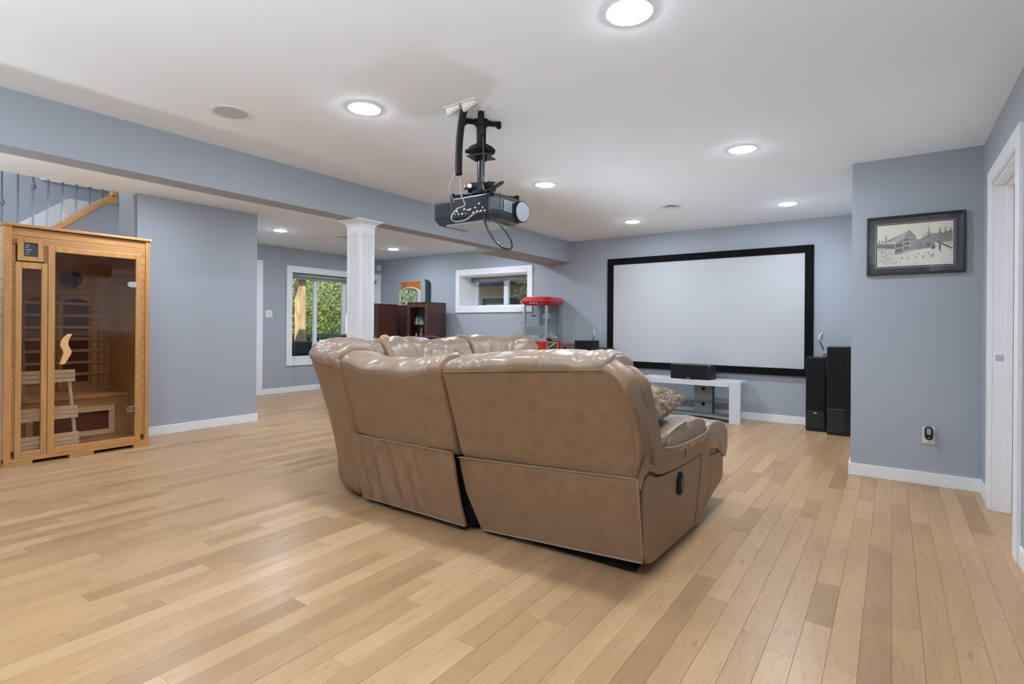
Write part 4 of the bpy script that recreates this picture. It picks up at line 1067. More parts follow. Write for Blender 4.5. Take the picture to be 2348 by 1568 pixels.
MB().box(bx1-0.001, bx1+0.002, by0+0.075, by0+0.165, bz0+0.045, bz1-0.035).build('side_vent_well', 'black_matte', body)
for i in range(7):
    y = by0+0.080+i*0.0125
    MB().box(bx1+0.001, bx1+0.0045, y, y+0.003, bz0+0.046, bz1-0.036).build('side_louvre', 'proj_belly', body)
for i in range(4):
    z = bz0+0.058+i*0.016
    MB().box(bx1+0.001, bx1+0.0040, by0+0.076, by0+0.164, z, z+0.0025).build('side_louvre', 'proj_belly', body)
nrm = Vector((0.985, -0.08, -0.05)).normalized()
lc = Vector((bx1+0.012, by1-0.092, bz0+0.068))
MB().cyl(lc-nrm*0.03, lc+nrm*0.012, 0.066, 0.066, 32).build('lens_barrel', 'black_matte', e, smooth=True, angle=0.6)
MB().cyl(lc+nrm*0.012, lc+nrm*0.018, 0.062, 0.058, 32).build('lens_cap', 'proj_belly', e, smooth=True, angle=0.6)
# cables
MB().tube([(-2.015, 2.350, 2.382), (-2.042, 2.358, 2.33), (-2.072, 2.372, 2.23), (-2.086, 2.38, 2.13), (-2.088, 2.382, 2.04), (-2.085, 2.383, 2.015)], 0.021, 14, 8).build('cable_sleeve', 'black_matte', e, smooth=True)
MB().tube([(-2.088, 2.383, 2.03)] + [(-2.102, 2.395, 2.06), (-2.09, 2.403, 1.97), (-2.086, 2.407, 1.897), (-2.069, 2.419, 1.84), (-2.102, 2.395, 1.819), (-2.128, 2.377, 1.783), (-2.132, 2.374, 1.754), (-2.106, 2.392, 1.741), (-2.06, 2.425, 1.755), (-2.018, 2.455, 1.794), (-1.984, 2.479, 1.804)], 0.0045, 8, 8).build('signal_cable', 'grey_metal', e, smooth=True)
MB().tube([(-2.09, 2.383, 2.03)] + [(-2.106, 2.392, 2.053), (-2.133, 2.373, 1.99), (-2.145, 2.364, 1.938), (-2.132, 2.374, 1.891), (-2.121, 2.381, 1.855)], 0.0022, 6, 8).build('control_wire', 'grey_metal', e, smooth=True)
MB().tube([(-1.98, 2.482, 1.79), (-1.963, 2.495, 1.712), (-1.928, 2.519, 1.639), (-1.886, 2.549, 1.591), (-1.852, 2.573, 1.581), (-1.839, 2.581, 1.609), (-1.857, 2.57, 1.661), (-1.899, 2.539, 1.728), (-1.958, 2.497, 1.79), (-2.018, 2.455, 1.784)], 0.006, 8, 8).build('hanging_loop', 'black_gloss', e, smooth=True)
MB().tube([(-1.983, 2.46, 2.37), (-1.985, 2.47, 2.31), (-2.0, 2.50, 2.24), (-2.01, 2.52, 2.12), (-2.02, 2.53, 2.0), (-2.00, 2.52, 1.94), (-1.95, 2.50, 1.93), (-1.90, 2.52, 1.95), (-1.88, 2.54, 1.97), (-1.90, 2.56, 1.985), (-1.95, 2.55, 1.965), (-1.99, 2.53, 1.94)], 0.0055, 8, 8).build('power_cord', 'black_gloss', e, smooth=True)
MB().lathe((-1.983, 2.458, 2.33), [(0.007, -0.02), (0.010, 0.0), (0.020, 0.03), (0.019, 0.055), (0.006, 0.066)], 14).build('power_plug', 'black_matte', e, smooth=True)
MB().box(-2.0, -1.975, 2.475, 2.497, 2.255, 2.285).build('cord_clip', 'black_matte', e, bevel=0.003)
# ceiling wall-plates
def cplate(x, y, sx, sy, rz, label, hood):
    q = empty('ceiling_plate', (x, y, H), label, 'cable plate')
    R = Matrix.Rotation(rz, 3, 'Z')
    def P(a, b, z): v = R @ Vector((a, b, 0)); return (x+v.x, y+v.y, z)
    vs = [P(-sx, -sy, H-0.006), P(sx, -sy, H-0.006), P(sx, sy, H-0.006), P(-sx, sy, H-0.006), P(-sx, -sy, H), P(sx, -sy, H), P(sx, sy, H), P(-sx, sy, H)]
    MB().add(vs, [(0,3,2,1),(4,5,6,7),(0,1,5,4),(1,2,6,5),(2,3,7,6),(3,0,4,7)]).build('plate', 'white_plastic', q, bevel=0.002)
    if hood:
        vs = []; fs = []
        for i in range(9):
            a = math.pi*i/8
            vs += [P(-sx*0.9, -sy*0.6*math.cos(a), H-0.006-0.042*math.sin(a)), P(sx*0.75, -sy*0.6*math.cos(a), H-0.006-0.010*math.sin(a))]
        for i in range(8): fs.append((2*i, 2*i+2, 2*i+3, 2*i+1))
        fs.append(tuple(range(1, 18, 2)))
        MB().add(vs, fs).build('cable_hood', 'white_plastic', q, smooth=True, angle=0.7)
    else:
        MB().cyl((x-0.012, y, H-0.006), (x-0.012, y, H-0.012), 0.024, seg=24).build('socket', 'white_plastic', q)
cplate(-1.962, 2.3415, 0.058, 0.038, 0.0, 'white ceiling cable plate where the thick black sleeve comes out', True)
cplate(-2.081, 2.3425, 0.058, 0.038, 0.0, 'white ceiling cable plate furthest left beside the projector sleeve', True)
cplate(-1.959, 2.4595, 0.058, 0.0355, 0.0, 'white ceiling power outlet above the projector cord plug', False)

# ================================================================== POPCORN MACHINE
px0, px1, py0, py1 = -4.485, -4.070, 6.60, 7.005
t = empty('small_table', (-4.27, 6.8, 0), 'small dark wooden table under the red popcorn machine', 'table')
MB().box(px0-0.03, -3.74, 6.44, py1+0.01, 0.58, 0.62).build('table_top', 'tray_wood', t, bevel=0.005)
for (a, b) in ((px0, 6.46), (-3.80, 6.46), (px0, py1-0.05), (-3.80, py1-0.05)):
    MB().box(a, a+0.05, b, b+0.05, 0, 0.58).build('leg', 'tray_wood', t, bevel=0.003)
e = empty('popcorn_machine', (-4.27, 6.8, 0.62), 'red popcorn machine with glass sides by the back wall', 'popcorn machine')
MB().box(px0, px1, py0, py1, 0.62, 0.905).build('base', 'popcorn_red', e, bevel=0.008)
MB().box(px0+0.004, px1-0.004, py0+0.004, py1-0.004, 0.906, 0.955).build('deck', 'steel', e, bevel=0.003)
for (a, b) in ((px0, py0), (px1-0.03, py0), (px0, py1-0.03), (px1-0.03, py1-0.03)):
    MB().box(a, a+0.03, b, b+0.03, 0.956, 1.435).build('post', 'steel', e, bevel=0.003)
MB().box(px1-0.012, px1-0.008, py0+0.031, py1-0.031, 0.956, 1.432).build('side_pane', 'case_glass', e)
MB().box(px0+0.008, px0+0.012, py0+0.031, py1-0.031, 0.956, 1.432).build('side_pane', 'case_glass', e)
MB().box(px0+0.031, px1-0.031, py0+0.008, py0+0.012, 1.17, 1.432).build('front_pane', 'case_glass', e)
MB().box(px0+0.031, px1-0.031, py0+0.002, py0+0.014, 0.99, 1.13).build('serving_flap', mat('flap_metal', (0.33, 0.38, 0.42), 0.3, metal=0.7), e, bevel=0.002)
MB().tube([(px0+0.08, py0-0.002, 0.97), (px0+0.08, py0-0.03, 0.985), (px1-0.10, py0-0.03, 0.985), (px1-0.10, py0-0.002, 0.97)], 0.005, 8).build('flap_handle', 'chrome', e)
for z in (1.16, 1.33):
    MB().tube([(px0, py0+0.01, z), (px0-0.03, py0, z+0.005), (px0-0.03, py0-0.01, z+0.035)], 0.005, 6, 4).build('hook', 'chrome', e)
# flared roof
vs = []; fs = []
pf = [(0.005, 1.435), (0.075, 1.492), (0.072, 1.502), (0.030, 1.552), (-0.02, 1.566)]
for (d, z) in pf:
    c = 0.06+max(0, d)*0.3
    vs += [(px0-d+c, py0-d, z), (px1+d-c, py0-d, z), (px1+d, py0-d+c, z), (px1+d, min(py1+d, YS-0.006)-c, z), (px1+d-c, min(py1+d, YS-0.006), z), (px0-d+c, min(py1+d, YS-0.006), z), (px0-d, min(py1+d, YS-0.006)-c, z), (px0-d, py0-d+c, z)]
n = 8
for k in range(len(pf)-1):
    for i in range(n): fs.append((k*n+i, k*n+(i+1) % n, (k+1)*n+(i+1) % n, (k+1)*n+i))
fs += [tuple(range(n-1, -1, -1)), tuple(range((len(pf)-1)*n, len(pf)*n))]
MB().add(vs, fs).build('roof', 'popcorn_red', e, bevel=0.006, seg=2)
for i in range(3):
    MB().cyl((-4.32+i*0.05, py0-0.045, 1.470), (-4.32+i*0.05, py0-0.062, 1.468), 0.010, seg=12).build('switch', 'white_plastic', e)
# kettle on its rod, with handle
k = MB().lathe((-4.20, 6.80, 1.215), [(0.055, 0.0), (0.075, 0.02), (0.078, 0.10), (0.070, 0.105)], 24).build('kettle', 'steel', e, smooth=True, angle=0.6)
MB().box(-4.225, -4.175, 6.79, 6.81, 1.32, 1.45).build('kettle_hanger', 'steel', k)
MB().box(-4.34, -4.31, 6.80, 6.83, 0.956, 1.43).build('kettle_rod', 'steel', e)
MB().cyl((-4.28, 6.78, 1.285), (-4.34, 6.72, 1.285), 0.006, seg=8).build('kettle_arm', 'steel', k)
MB().cyl((-4.34, 6.72, 1.285), (-4.385, 6.675, 1.285), 0.012, seg=10).build('kettle_grip', 'popcorn_red', k)
vs = []; fs = []; rg = random.Random(4); pm = MB()
for i in range(150):
    a = rg.uniform(0, 6.28); r = 0.12*math.sqrt(rg.random()); x = -4.17+r*math.cos(a)*0.9; y = 6.86+r*math.sin(a)
    z = 0.962+max(0, 0.105*(1-r/0.11))*rg.random()
    s = rg.uniform(0.008, 0.014)
    pm.add([(x+s*dx, y+s*dy, z+s*dz) for dx, dy, dz in ((1,0,0),(-1,0,0),(0,1,0),(0,-1,0),(0,0,1),(0,0,-1))], [(0,2,4),(2,1,4),(1,3,4),(3,0,4),(2,0,5),(1,2,5),(3,1,5),(0,3,5)])
pm.build('popcorn_pile', 'popcorn', e, smooth=True)['kind'] = 'stuff'
# painted popcorn picture on the base front: heap of yellow blobs
pm = MB(); rg = random.Random(8)
for i in range(46):
    u = rg.uniform(-1, 1); z = 0.80+(0.075*(1-abs(u))*rg.random()); x = -4.25+u*0.095
    r = rg.uniform(0.006, 0.013)
    pm.cyl((x, py0-0.0012, z), (x, py0-0.0004+rg.random()*0.0002, z), r, seg=8)
pm.build('popcorn_print', mat('print_yellow', (0.75, 0.45, 0.03), 0.5), e)
pm = MB()
for i in range(26):
    u = rg.uniform(-1, 1); z = 0.795+(0.065*(1-abs(u))*rg.random()); x = -4.25+u*0.09
    pm.cyl((x, py0-0.0018, z), (x, py0-0.0013, z), rg.uniform(0.002, 0.005), seg=6)
pm.build('popcorn_print_shade', 'chalkboard', e)
MB().cyl((-4.08, 6.615, 0.955), (-4.03, 6.66, 0.925), 0.016, seg=12).build('latch_knob', 'black_matte', e)
sg = empty('chalkboard_sign', (-3.97, 6.60, 0.62), 'small chalkboard sign with gold frame leaning on the popcorn machine', 'sign')
MB().box(-4.06, -3.885, 6.60, 6.612, 0.62, 0.895).build('board', 'chalkboard', sg)
MB().frame('y', 6.59, 6.60, -4.065, -3.88, 0.62, 0.90, 0.012).build('frame', 'gold', sg, bevel=0.002)
sc = empty('metal_scoop', (-4.03, 6.52, 0.62), 'small metal popcorn scoop in front of the chalkboard sign', 'scoop')
MB().tube([(-4.02, 6.52, 0.77), (-3.98, 6.52, 0.83), (-3.90, 6.52, 0.875), (-3.885, 6.52, 0.89)], 0.010, 8, 6).build('handle', 'steel', sc, smooth=True)
MB().lathe((-4.03, 6.52, 0.62), [(0.035, 0.0), (0.05, 0.16), (0.045, 0.162), (0.004, 0.155)], 18).build('bowl', 'steel', sc, smooth=True)
ft = empty('wooden_tray', (-3.86, 6.80, 0.62), 'reddish brown wooden tray propped up right of the popcorn machine', 'tray')
vs = [(-4.02, 6.70, 0.83), (-3.86, 6.66, 0.835), (-3.72, 6.90, 0.885), (-3.98, 6.98, 0.875)]
MB().add(vs+[(x, y, z-0.016) for x, y, z in vs], [(0,1,2,3),(7,6,5,4),(0,4,5,1),(1,5,6,2),(2,6,7,3),(3,7,4,0)]).build('tray_board', 'tray_wood', ft, bevel=0.003)
MB().cyl((-3.90, 6.82, 0.62), (-3.90, 6.82, 0.84), 0.02, seg=12).build('post', 'tray_wood', ft)
MB().cyl((-3.90, 6.82, 0.62), (-3.90, 6.82, 0.635), 0.09, 0.085, seg=24).build('foot', 'tray_wood', ft)

# ================================================================== DISPLAY CABINETS
def curio(x0, x1, y0, y1, h, label, shelves=True):
    e = empty('display_cabinet', ((x0+x1)/2, (y0+y1)/2, 0), label, 'cabinet', 'dark wood display cabinets')
    for x in (x0, x1-0.02): MB().box(x, x+0.02, y0+0.022, y1, 0.0, h-0.022).build('side_panel', 'espresso', e, bevel=0.002)
    MB().box(x0-0.004, x1+0.004, y0-0.004, y1, h-0.022, h).build('top', 'espresso', e, bevel=0.003)
    MB().box(x0+0.02, x1-0.02, y1-0.012, y1, 0.02, h-0.022).build('back', 'cabinet_dark', e)
    MB().box(x0+0.02, x1-0.02, y0+0.022, y1-0.012, 0.02, 0.06).build('bottom', 'espresso', e)
    d = MB().frame('y', y0, y0+0.021, x0, x1, 0.03, h-0.023, 0.058, 0.06, 0.062).build('door', 'espresso_front', e, bevel=0.003)
    MB().box(x0+0.058, x1-0.058, y0+0.008, y0+0.012, 0.09, h-0.085).build('pane', 'case_glass', d)
    MB().tube([(x0+0.03, y0, 0.85), (x0+0.03, y0-0.022, 0.86), (x0+0.03, y0-0.022, 0.95), (x0+0.03, y0, 0.96)], 0.005, 8).build('handle', 'steel', d)
    for z in (0.40, 0.74, 1.135):
        MB().box(x0+0.021, x1-0.021, y0+0.03, y1-0.013, z, z+0.008).build('shelf', 'shelf_glass' if shelves else 'cabinet_dark', e)
    return e
CX0, CX1, CY0, CY1 = -6.775, -6.305, 6.43, 6.89
curio(CX0, CX1, CY0, CY1, 1.522, 'dark display cabinet with figurines and bottles behind glass, left of the small window')
curio(-7.48, -7.0, 5.96, 6.41, 1.49, 'dark wood display cabinet nearest the white column, its side panel facing right')
curio(-7.56, -7.10, 6.47, 6.84, 1.485, 'dark wood display cabinet half hidden behind the one with figurines')
G1 = 'figurines on the upper cabinet shelf'
figs = [(-6.69, 'pink', 0.10, 0.03, 'pink figurine at the left of the upper display cabinet shelf'), (-6.655, 'china', 0.145, 0.028, 'tall white figurine beside the pink one in the display cabinet'),
        (-6.585, 'gourd', 0.13, 0.03, 'cream figurine in the middle of the upper cabinet shelf'), (-6.535, 'china', 0.09, 0.03, 'short white figurine right of the middle of the cabinet shelf'),
        (-6.475, 'cabinet_dark', 0.15, 0.022, 'dark slender figurine on the upper cabinet shelf'), (-6.425, 'china', 0.125, 0.034, 'white vase at the right end of the upper cabinet shelf')]
for (x, m, h, r, lb) in figs:
    e = empty('figurine', (x, CY0+0.12, 1.143), lb, 'figurine', G1)
    MB().lathe((x, CY0+0.12, 1.143), [(r, 0.0), (r*0.9, h*0.25), (r*0.5, h*0.5), (r*0.75, h*0.65), (r*0.35, h*0.76)], 14).build('body', m, e, smooth=True)
    MB().lathe((x, CY0+0.12, 1.143), [(r*0.15, h*0.75), (r*0.45, h*0.84), (r*0.42, h*0.93), (r*0.1, h)], 12).build('head', 'china' if m != 'cabinet_dark' else 'steel', e, smooth=True)
G2 = 'bottles on the lower cabinet shelf'
for (x, m, h, r, lb) in [(-6.665, 'china', 0.25, 0.036, 'white bottle on the lower display cabinet shelf'), (-6.545, 'pink', 0.33, 0.036, 'tall pink bottle on the lower display cabinet shelf'), (-6.44, 'case_glass', 0.22, 0.03, 'clear glass bottle on the lower display cabinet shelf')]:
    e = empty('bottle', (x, CY0+0.11, 0.748), lb, 'bottle', G2)
    MB().lathe((x, CY0+0.11, 0.748), [(r, 0.0), (r, h*0.62), (r*0.7, h*0.74), (r*0.32, h*0.82), (r*0.32, h*0.93)], 16).build('body', m, e, smooth=True, angle=0.8)
    MB().lathe((x, CY0+0.11, 0.748), [(r*0.36, h*0.93), (r*0.36, h*0.99), (r*0.1, h)], 12).build('cap', 'china', e, smooth=True, angle=0.8)

# mirrored cabinet against the back wall
e = empty('mirror_cabinet', (-7.16, 6.96, 0), 'tall grey framed cabinet with arched mirror and orange wood panel', 'mirror')
mx0, mx1, mz1 = -7.515, -6.83, 1.985
def rtop(x0, x1, z0, z1, r, n=6):
    p = [(x0, z0), (x1, z0)]
    p += [(x1-r+r*math.cos(math.pi/2*i/n), z1-r+r*math.sin(math.pi/2*i/n)) for i in range(n+1)]
    p += [(x0+r-r*math.sin(math.pi/2*i/n), z1-r+r*math.cos(math.pi/2*i/n)) for i in range(n+1)]
    return p
MB().prism(rtop(mx0+0.03, mx1+0.02, 0.0, mz1-0.02, 0.10), 'y', 6.92, 7.025).build('carcass', 'cabinet_dark', e)
outer = rtop(mx0, mx1, 0.0, mz1, 0.09); 
MB().prism(outer, 'y', 6.905, 6.92).build('face', 'silver_frame', e, bevel=0.003)
MB().box(mx0+0.075, mx1-0.115, 6.898, 6.905, 0.3, mz1-0.055).build('wood_panel', 'orange_wood', e)
ma, mbx = mx0+0.045, mx1-0.105
arch = [(ma, 0.35), (mbx, 0.35)]
arch += [(mbx-(mbx-ma)*i/16, 1.745+0.088*math.sin(math.pi*i/16)**0.8) for i in range(17)]
MB().prism(arch, 'y', 6.888, 6.897).build('mirror_bevel', 'vinyl_white', e)
cxm = (ma+mbx)/2
MB().prism([(cxm+(x-cxm)*0.965, 0.36+(z-0.35)*0.987) for x, z in arch], 'y', 6.884, 6.8885).build('mirror_glass', 'mirror', e)

# ================================================================== DINING CORNER BEHIND THE SOFA
t = empty('pub_table', (-5.60, 4.92, 0), 'dark round table behind the sofa holding pumpkins', 'table')
MB().lathe((-5.60, 4.92, 0.842), [(0.235, 0.0), (0.24, 0.015), (0.235, 0.03), (0.001, 0.03)], 40).build('table_top', 'espresso', t)
MB().cyl((-5.60, 4.92, 0.03), (-5.60, 4.92, 0.842), 0.045, seg=20).build('pedestal', 'espresso', t, smooth=True, angle=0.7)
MB().cyl((-5.60, 4.92, 0.0), (-5.60, 4.92, 0.03), 0.22, 0.20, seg=32).build('foot', 'espresso', t)
def pumpkin(x, y, z, r, h, m, label, lobes=9):
    e = empty('pumpkin', (x, y, z), label, 'pumpkin')
    vs = []; fs = []; n = 54; K = 12
    for k in range(K+1):
        a = math.pi*k/K; rr = r*math.sin(a)**0.75; zz = z+h*0.5*(1-math.cos(a))
        for i in range(n):
            b = 2*math.pi*i/n; q = rr*(1-0.10*abs(math.cos(b*lobes/2))**6)
            vs.append((x+q*math.cos(b), y+q*math.sin(b), zz))
    for k in range(K):
        for i in range(n): fs.append((k*n+i, k*n+(i+1) % n, (k+1)*n+(i+1) % n, (k+1)*n+i))
    MB().add(vs, fs).build('rind', m, e, smooth=True)
    MB().tube([(x, y, z+h-0.006), (x+0.006, y, z+h+0.012), (x+0.02, y, z+h+0.022)], 0.008, 8, 4).build('stem', 'tray_wood', e, smooth=True)
pumpkin(-5.62, 4.92, 0.872, 0.075, 0.125, 'pumpkin', 'round orange pumpkin on the table behind the sofa')
pumpkin(-5.72, 4.83, 0.872, 0.062, 0.075, 'gourd', 'pale yellow gourd left of the orange pumpkin', 7)
pumpkin(-5.50, 4.98, 0.872, 0.042, 0.070, 'pumpkin', 'small orange gourd right of the orange pumpkin', 7)
def wicker_chair(x, y, rz, top, label):
    e = empty('wicker_chair', (x, y, 0), label, 'chair', 'dark wicker chairs')
    R = Matrix.Rotation(rz, 3, 'Z')
    def P(a, b, z): v = R @ Vector((a, b, 0)); return (x+v.x, y+v.y, z)
    for (a, b) in ((-0.22, -0.2), (0.22, -0.2), (-0.22, 0.22), (0.22, 0.22)):
        MB().cyl(P(a, b, 0), P(a*0.95, b*0.95, 0.60), 0.018, seg=10).build('leg', 'wicker', e)
    vs = [P(-0.25, -0.23, 0.60), P(0.25, -0.23, 0.60), P(0.25, 0.25, 0.60), P(-0.25, 0.25, 0.60), P(-0.25, -0.23, 0.65), P(0.25, -0.23, 0.65), P(0.25, 0.25, 0.65), P(-0.25, 0.25, 0.65)]
    MB().add(vs, [(0,3,2,1),(4,5,6,7),(0,1,5,4),(1,2,6,5),(2,3,7,6),(3,0,4,7)]).build('seat', 'wicker', e, bevel=0.015)
    def arc(z, bow): return [P(-0.25+0.5*i/10, -0.23-bow*math.sin(math.pi*i/10), z+0.075*math.sin(math.pi*i/10)) for i in range(11)]
    MB().tube(arc(top-0.10, 0.08), 0.020, 10).build('top_rail', 'wicker', e, smooth=True)
    for k in range(6):
        MB().tube(arc(0.67+k*(top-0.80)/6, 0.05+0.005*k), 0.010, 6).build('weave', 'wicker', e)
    for i in range(9):
        u = i/8
        MB().tube([P(-0.24+0.48*u, -0.23-0.04*math.sin(math.pi*u), 0.63), P(-0.24+0.48*u, -0.23-0.078*math.sin(math.pi*u), top-0.10+0.07*math.sin(math.pi*u))], 0.008, 6).build('stake', 'wicker', e)
wicker_chair(-5.02, 5.03, math.radians(65), 1.005, 'dark wicker chair peeking over the sofa in front of the figurine cabinet')
wicker_chair(-6.00, 4.62, math.radians(-120), 1.00, 'dark wicker chair peeking over the sofa beside the white column')

# ================================================================== WALL THINGS
# framed pen drawing of an old barn
e = empty('framed_picture', (0.132, YP, 1.52), 'black framed pen drawing of an old barn on the blue wall', 'picture')
qx0, qx1, qz0, qz1 = -0.157, 0.420, 1.527, 1.963
MB().frame('y', YP-0.028, YP-0.002, qx0, qx1, qz0, qz1, 0.016).build('frame', 'black_gloss', e, bevel=0.003)
MB().box(qx0+0.012, qx1-0.012, YP-0.012, YP-0.006, qz0+0.012, qz1-0.012).build('mount', 'mat_grey', e)
MB().frame('y', YP-0.0135, YP-0.012, -0.102, 0.364, 1.578, 1.909, 0.0025).build('fillet', 'steel', e)
pa = MB().box(-0.0915, 0.3535, YP-0.0135, YP-0.012, 1.589, 1.898).build('paper', 'paper', e)
ink = MB(); ink.tone = []
ax, az, aw, ah = -0.0915, 1.589, 0.445, 0.309
IY = [YP-0.0137]
def poly(pts, c, yy=None):
    n0 = len(ink.v)
    if yy is None: IY[0] -= 0.000012; yy = IY[0]
    for (u, v) in pts: ink.v.append((ax+u*aw, yy, az+v*ah)); ink.tone.append(c)
    ink.f.append(tuple(range(n0, n0+len(pts))))
def stroke(u0, v0, u1, v1, w=0.004, c=(0.10, 0.085, 0.075)):
    d = Vector(((u1-u0)*aw, (v1-v0)*ah)); 
    if d.length < 1e-6: return
    p = Vector((-d.y, d.x)).normalized()*w*0.5*aw
    poly([(u0-p.x/aw, v0-p.y/ah), (u1-p.x/aw*0.6, v1-p.y/ah*0.6), (u1+p.x/aw*0.6, v1+p.y/ah*0.6), (u0+p.x/aw, v0+p.y/ah)], c, YP-0.01445-0.0000012*(len(ink.f) % 160))
rg = random.Random(12)
G = lambda g: (g, g*0.93, g*0.84)
def scatter(n, u0, u1, v0, v1, L, g0, g1, ang=0.0, w=0.004, spread=0.9):
    for i in range(n):
        u = rg.uniform(u0, u1); v = rg.uniform(v0, v1); a = ang+rg.uniform(-spread, spread); l = L*rg.uniform(0.4, 1.2)
        stroke(u, v, u+l*math.cos(a), v+l*math.sin(a)*1.4, w*rg.uniform(0.5, 1.3), G(rg.uniform(g0, g1)))
# hillside and treeline
poly([(0.57, 0.60), (0.66, 0.70), (0.74, 0.74), (0.86, 0.73), (0.99, 0.78), (0.99, 0.52), (0.55, 0.50)], G(0.34))
scatter(170, 0.58, 0.98, 0.54, 0.76, 0.03, 0.12, 0.40, 1.3, 0.004)
def fir(u, v0, v1, w):
    stroke(u, v0-0.02, u, v1, 0.004, G(0.12))
    for i in range(30):
        t = rg.random(); vv = v0+(v1-v0)*t; ww = (w*(1-t)+0.002)*rg.uniform(0.4, 1.0); sd = rg.choice((-1, 1))
        stroke(u, vv+0.012, u+sd*ww, vv-0.012, 0.005, G(rg.uniform(0.08, 0.24)))
fir(0.69, 0.66, 0.90, 0.026); fir(0.83, 0.72, 0.87, 0.030); fir(0.90, 0.73, 0.86, 0.018); fir(0.965, 0.74, 0.84, 0.014)
for (u, w, t) in ((0.12, 0.022, 0.79), (0.03, 0.012, 0.68), (0.075, 0.012, 0.66)):
    for i in range(26): stroke(u+rg.uniform(-w, w)*0.6, 0.57+rg.random()*0.04, u+rg.uniform(-w, w), 0.58+(t-0.58)*rg.random(), 0.004, G(rg.uniform(0.2, 0.38)))
# barn roof planes
poly([(0.14, 0.60), (0.44, 0.835), (0.355, 0.68), (0.10, 0.60)], G(0.72))
poly([(0.0, 0.56), (0.17, 0.61), (0.355, 0.66), (0.24, 0.535), (0.06, 0.54)], G(0.66))
stroke(0.14, 0.605, 0.44, 0.84, 0.006); stroke(0.44, 0.84, 0.35, 0.665, 0.006); stroke(0.0, 0.56, 0.35, 0.675, 0.007); stroke(0.0, 0.545, 0.24, 0.535, 0.006)
for i in range(7):
    t = i/7; stroke(0.10+0.03*i, 0.60, 0.36+0.012*i, 0.70+0.018*i, 0.0022, G(0.38))
# gable and body
poly([(0.355, 0.665), (0.44, 0.835), (0.525, 0.685), (0.525, 0.40), (0.355, 0.36)], G(0.36))
poly([(0.24, 0.54), (0.355, 0.66), (0.355, 0.34), (0.24, 0.29)], G(0.30))
poly([(0.0, 0.54), (0.24, 0.535), (0.24, 0.42), (0.0, 0.46)], G(0.16))
poly([(0.525, 0.62), (0.75, 0.56), (0.75, 0.40), (0.525, 0.38)], G(0.28))
scatter(150, 0.25, 0.53, 0.36, 0.66, 0.022, 0.05, 0.30, 1.57, 0.004, 0.2)
scatter(120, 0.0, 0.24, 0.38, 0.53, 0.02, 0.05, 0.25, 1.2, 0.005, 0.8)
scatter(170, 0.53, 0.78, 0.36, 0.58, 0.022, 0.04, 0.30, 1.57, 0.005, 0.3)
for (u0, v0, u1, v1) in ((0.37, 0.60, 0.43, 0.645), (0.385, 0.50, 0.44, 0.56), (0.26, 0.47, 0.35, 0.53), (0.375, 0.38, 0.395, 0.46), (0.41, 0.39, 0.43, 0.46), (0.26, 0.34, 0.34, 0.41), (0.66, 0.42, 0.70, 0.51), (0.73, 0.36, 0.77, 0.47), (0.82, 0.33, 0.84, 0.48)):
    poly([(u0, v0), (u1, v0+0.02), (u1, v1), (u0, v1-0.01)], G(0.06))
for (a, b, c, d) in ((0.355, 0.36, 0.355, 0.66), (0.44, 0.40, 0.44, 0.70), (0.24, 0.30, 0.24, 0.53), (0.38, 0.48, 0.62, 0.53), (0.36, 0.55, 0.52, 0.59), (0.25, 0.42, 0.36, 0.45)):
    stroke(a, b, c, d, 0.010, G(0.58))
stroke(0.44, 0.835, 0.53, 0.68, 0.006); stroke(0.53, 0.585, 0.80, 0.53, 0.012, G(0.62)); stroke(0.80, 0.53, 0.99, 0.36, 0.022, G(0.10)); stroke(0.80, 0.52, 0.99, 0.33, 0.012, G(0.20))
scatter(60, 0.78, 0.98, 0.42, 0.56, 0.04, 0.2, 0.45, 0.2, 0.003, 0.3)
# ramp logs and ground
for i in range(9): stroke(0.25, 0.27+i*0.012, 0.60, 0.385+i*0.010, 0.004, G(rg.uniform(0.15, 0.42)))
scatter(230, 0.01, 0.27, 0.06, 0.42, 0.03, 0.10, 0.45, 0.5, 0.004, 0.7)
scatter(70, 0.26, 0.72, 0.18, 0.32, 0.02, 0.18, 0.5, 0.2, 0.003, 0.5)
for (u, v) in ((0.34, 0.19), (0.415, 0.18), (0.52, 0.20), (0.615, 0.19), (0.735, 0.20), (0.75, 0.24), (0.69, 0.27), (0.56, 0.27), (0.84, 0.30), (0.82, 0.35)):
    for k in range(4): stroke(u+rg.uniform(-.008, .008), v-0.015, u+rg.uniform(-.008, .008), v+0.03, 0.006, G(rg.uniform(0.05, 0.2)))
for i in range(7): stroke(0.86+i*0.011, 0.125+0.004*(i % 2), 0.868+i*0.011, 0.13+0.006*((i+1) % 2), 0.003, G(0.15))
ink.build('drawing', 'ink', pa)
MB().box(qx0+0.016, qx1-0.016, YP-0.019, YP-0.0165, qz0+0.016, qz1-0.016).build('glazing', 'picture_glass', e)

# outlet with a plug-in detector
e = empty('wall_outlet', (0.2235, YP, 0.30), 'white outlet plate low on the wall below the framed picture', 'outlet')
MB().box(0.187, 0.260, YP-0.007, YP, 0.301, 0.419).build('cover_plate', 'white_plastic', e, bevel=0.002)
MB().cyl((0.2235, YP-0.007, 0.312), (0.2235, YP-0.009, 0.312), 0.004, seg=10).build('screw', 'grey_metal', e)
e = empty('plug_in_detector', (0.2235, YP-0.03, 0.32), 'black oval plug-in device with small screen in the outlet', 'detector')
def stadium(cx, cz, r, h, n=10):
    return [(cx+r*math.cos(math.pi*i/n), cz+h/2-r+r*math.sin(math.pi*i/n)) for i in range(n+1)]+[(cx-r*math.cos(math.pi*i/n), cz-h/2+r-r*math.sin(math.pi*i/n)) for i in range(n+1)]
MB().prism(stadium(0.2235, 0.379, 0.0245, 0.096), 'y', YP-0.046, YP-0.008).build('body', 'black_gloss', e, bevel=0.006, seg=2)
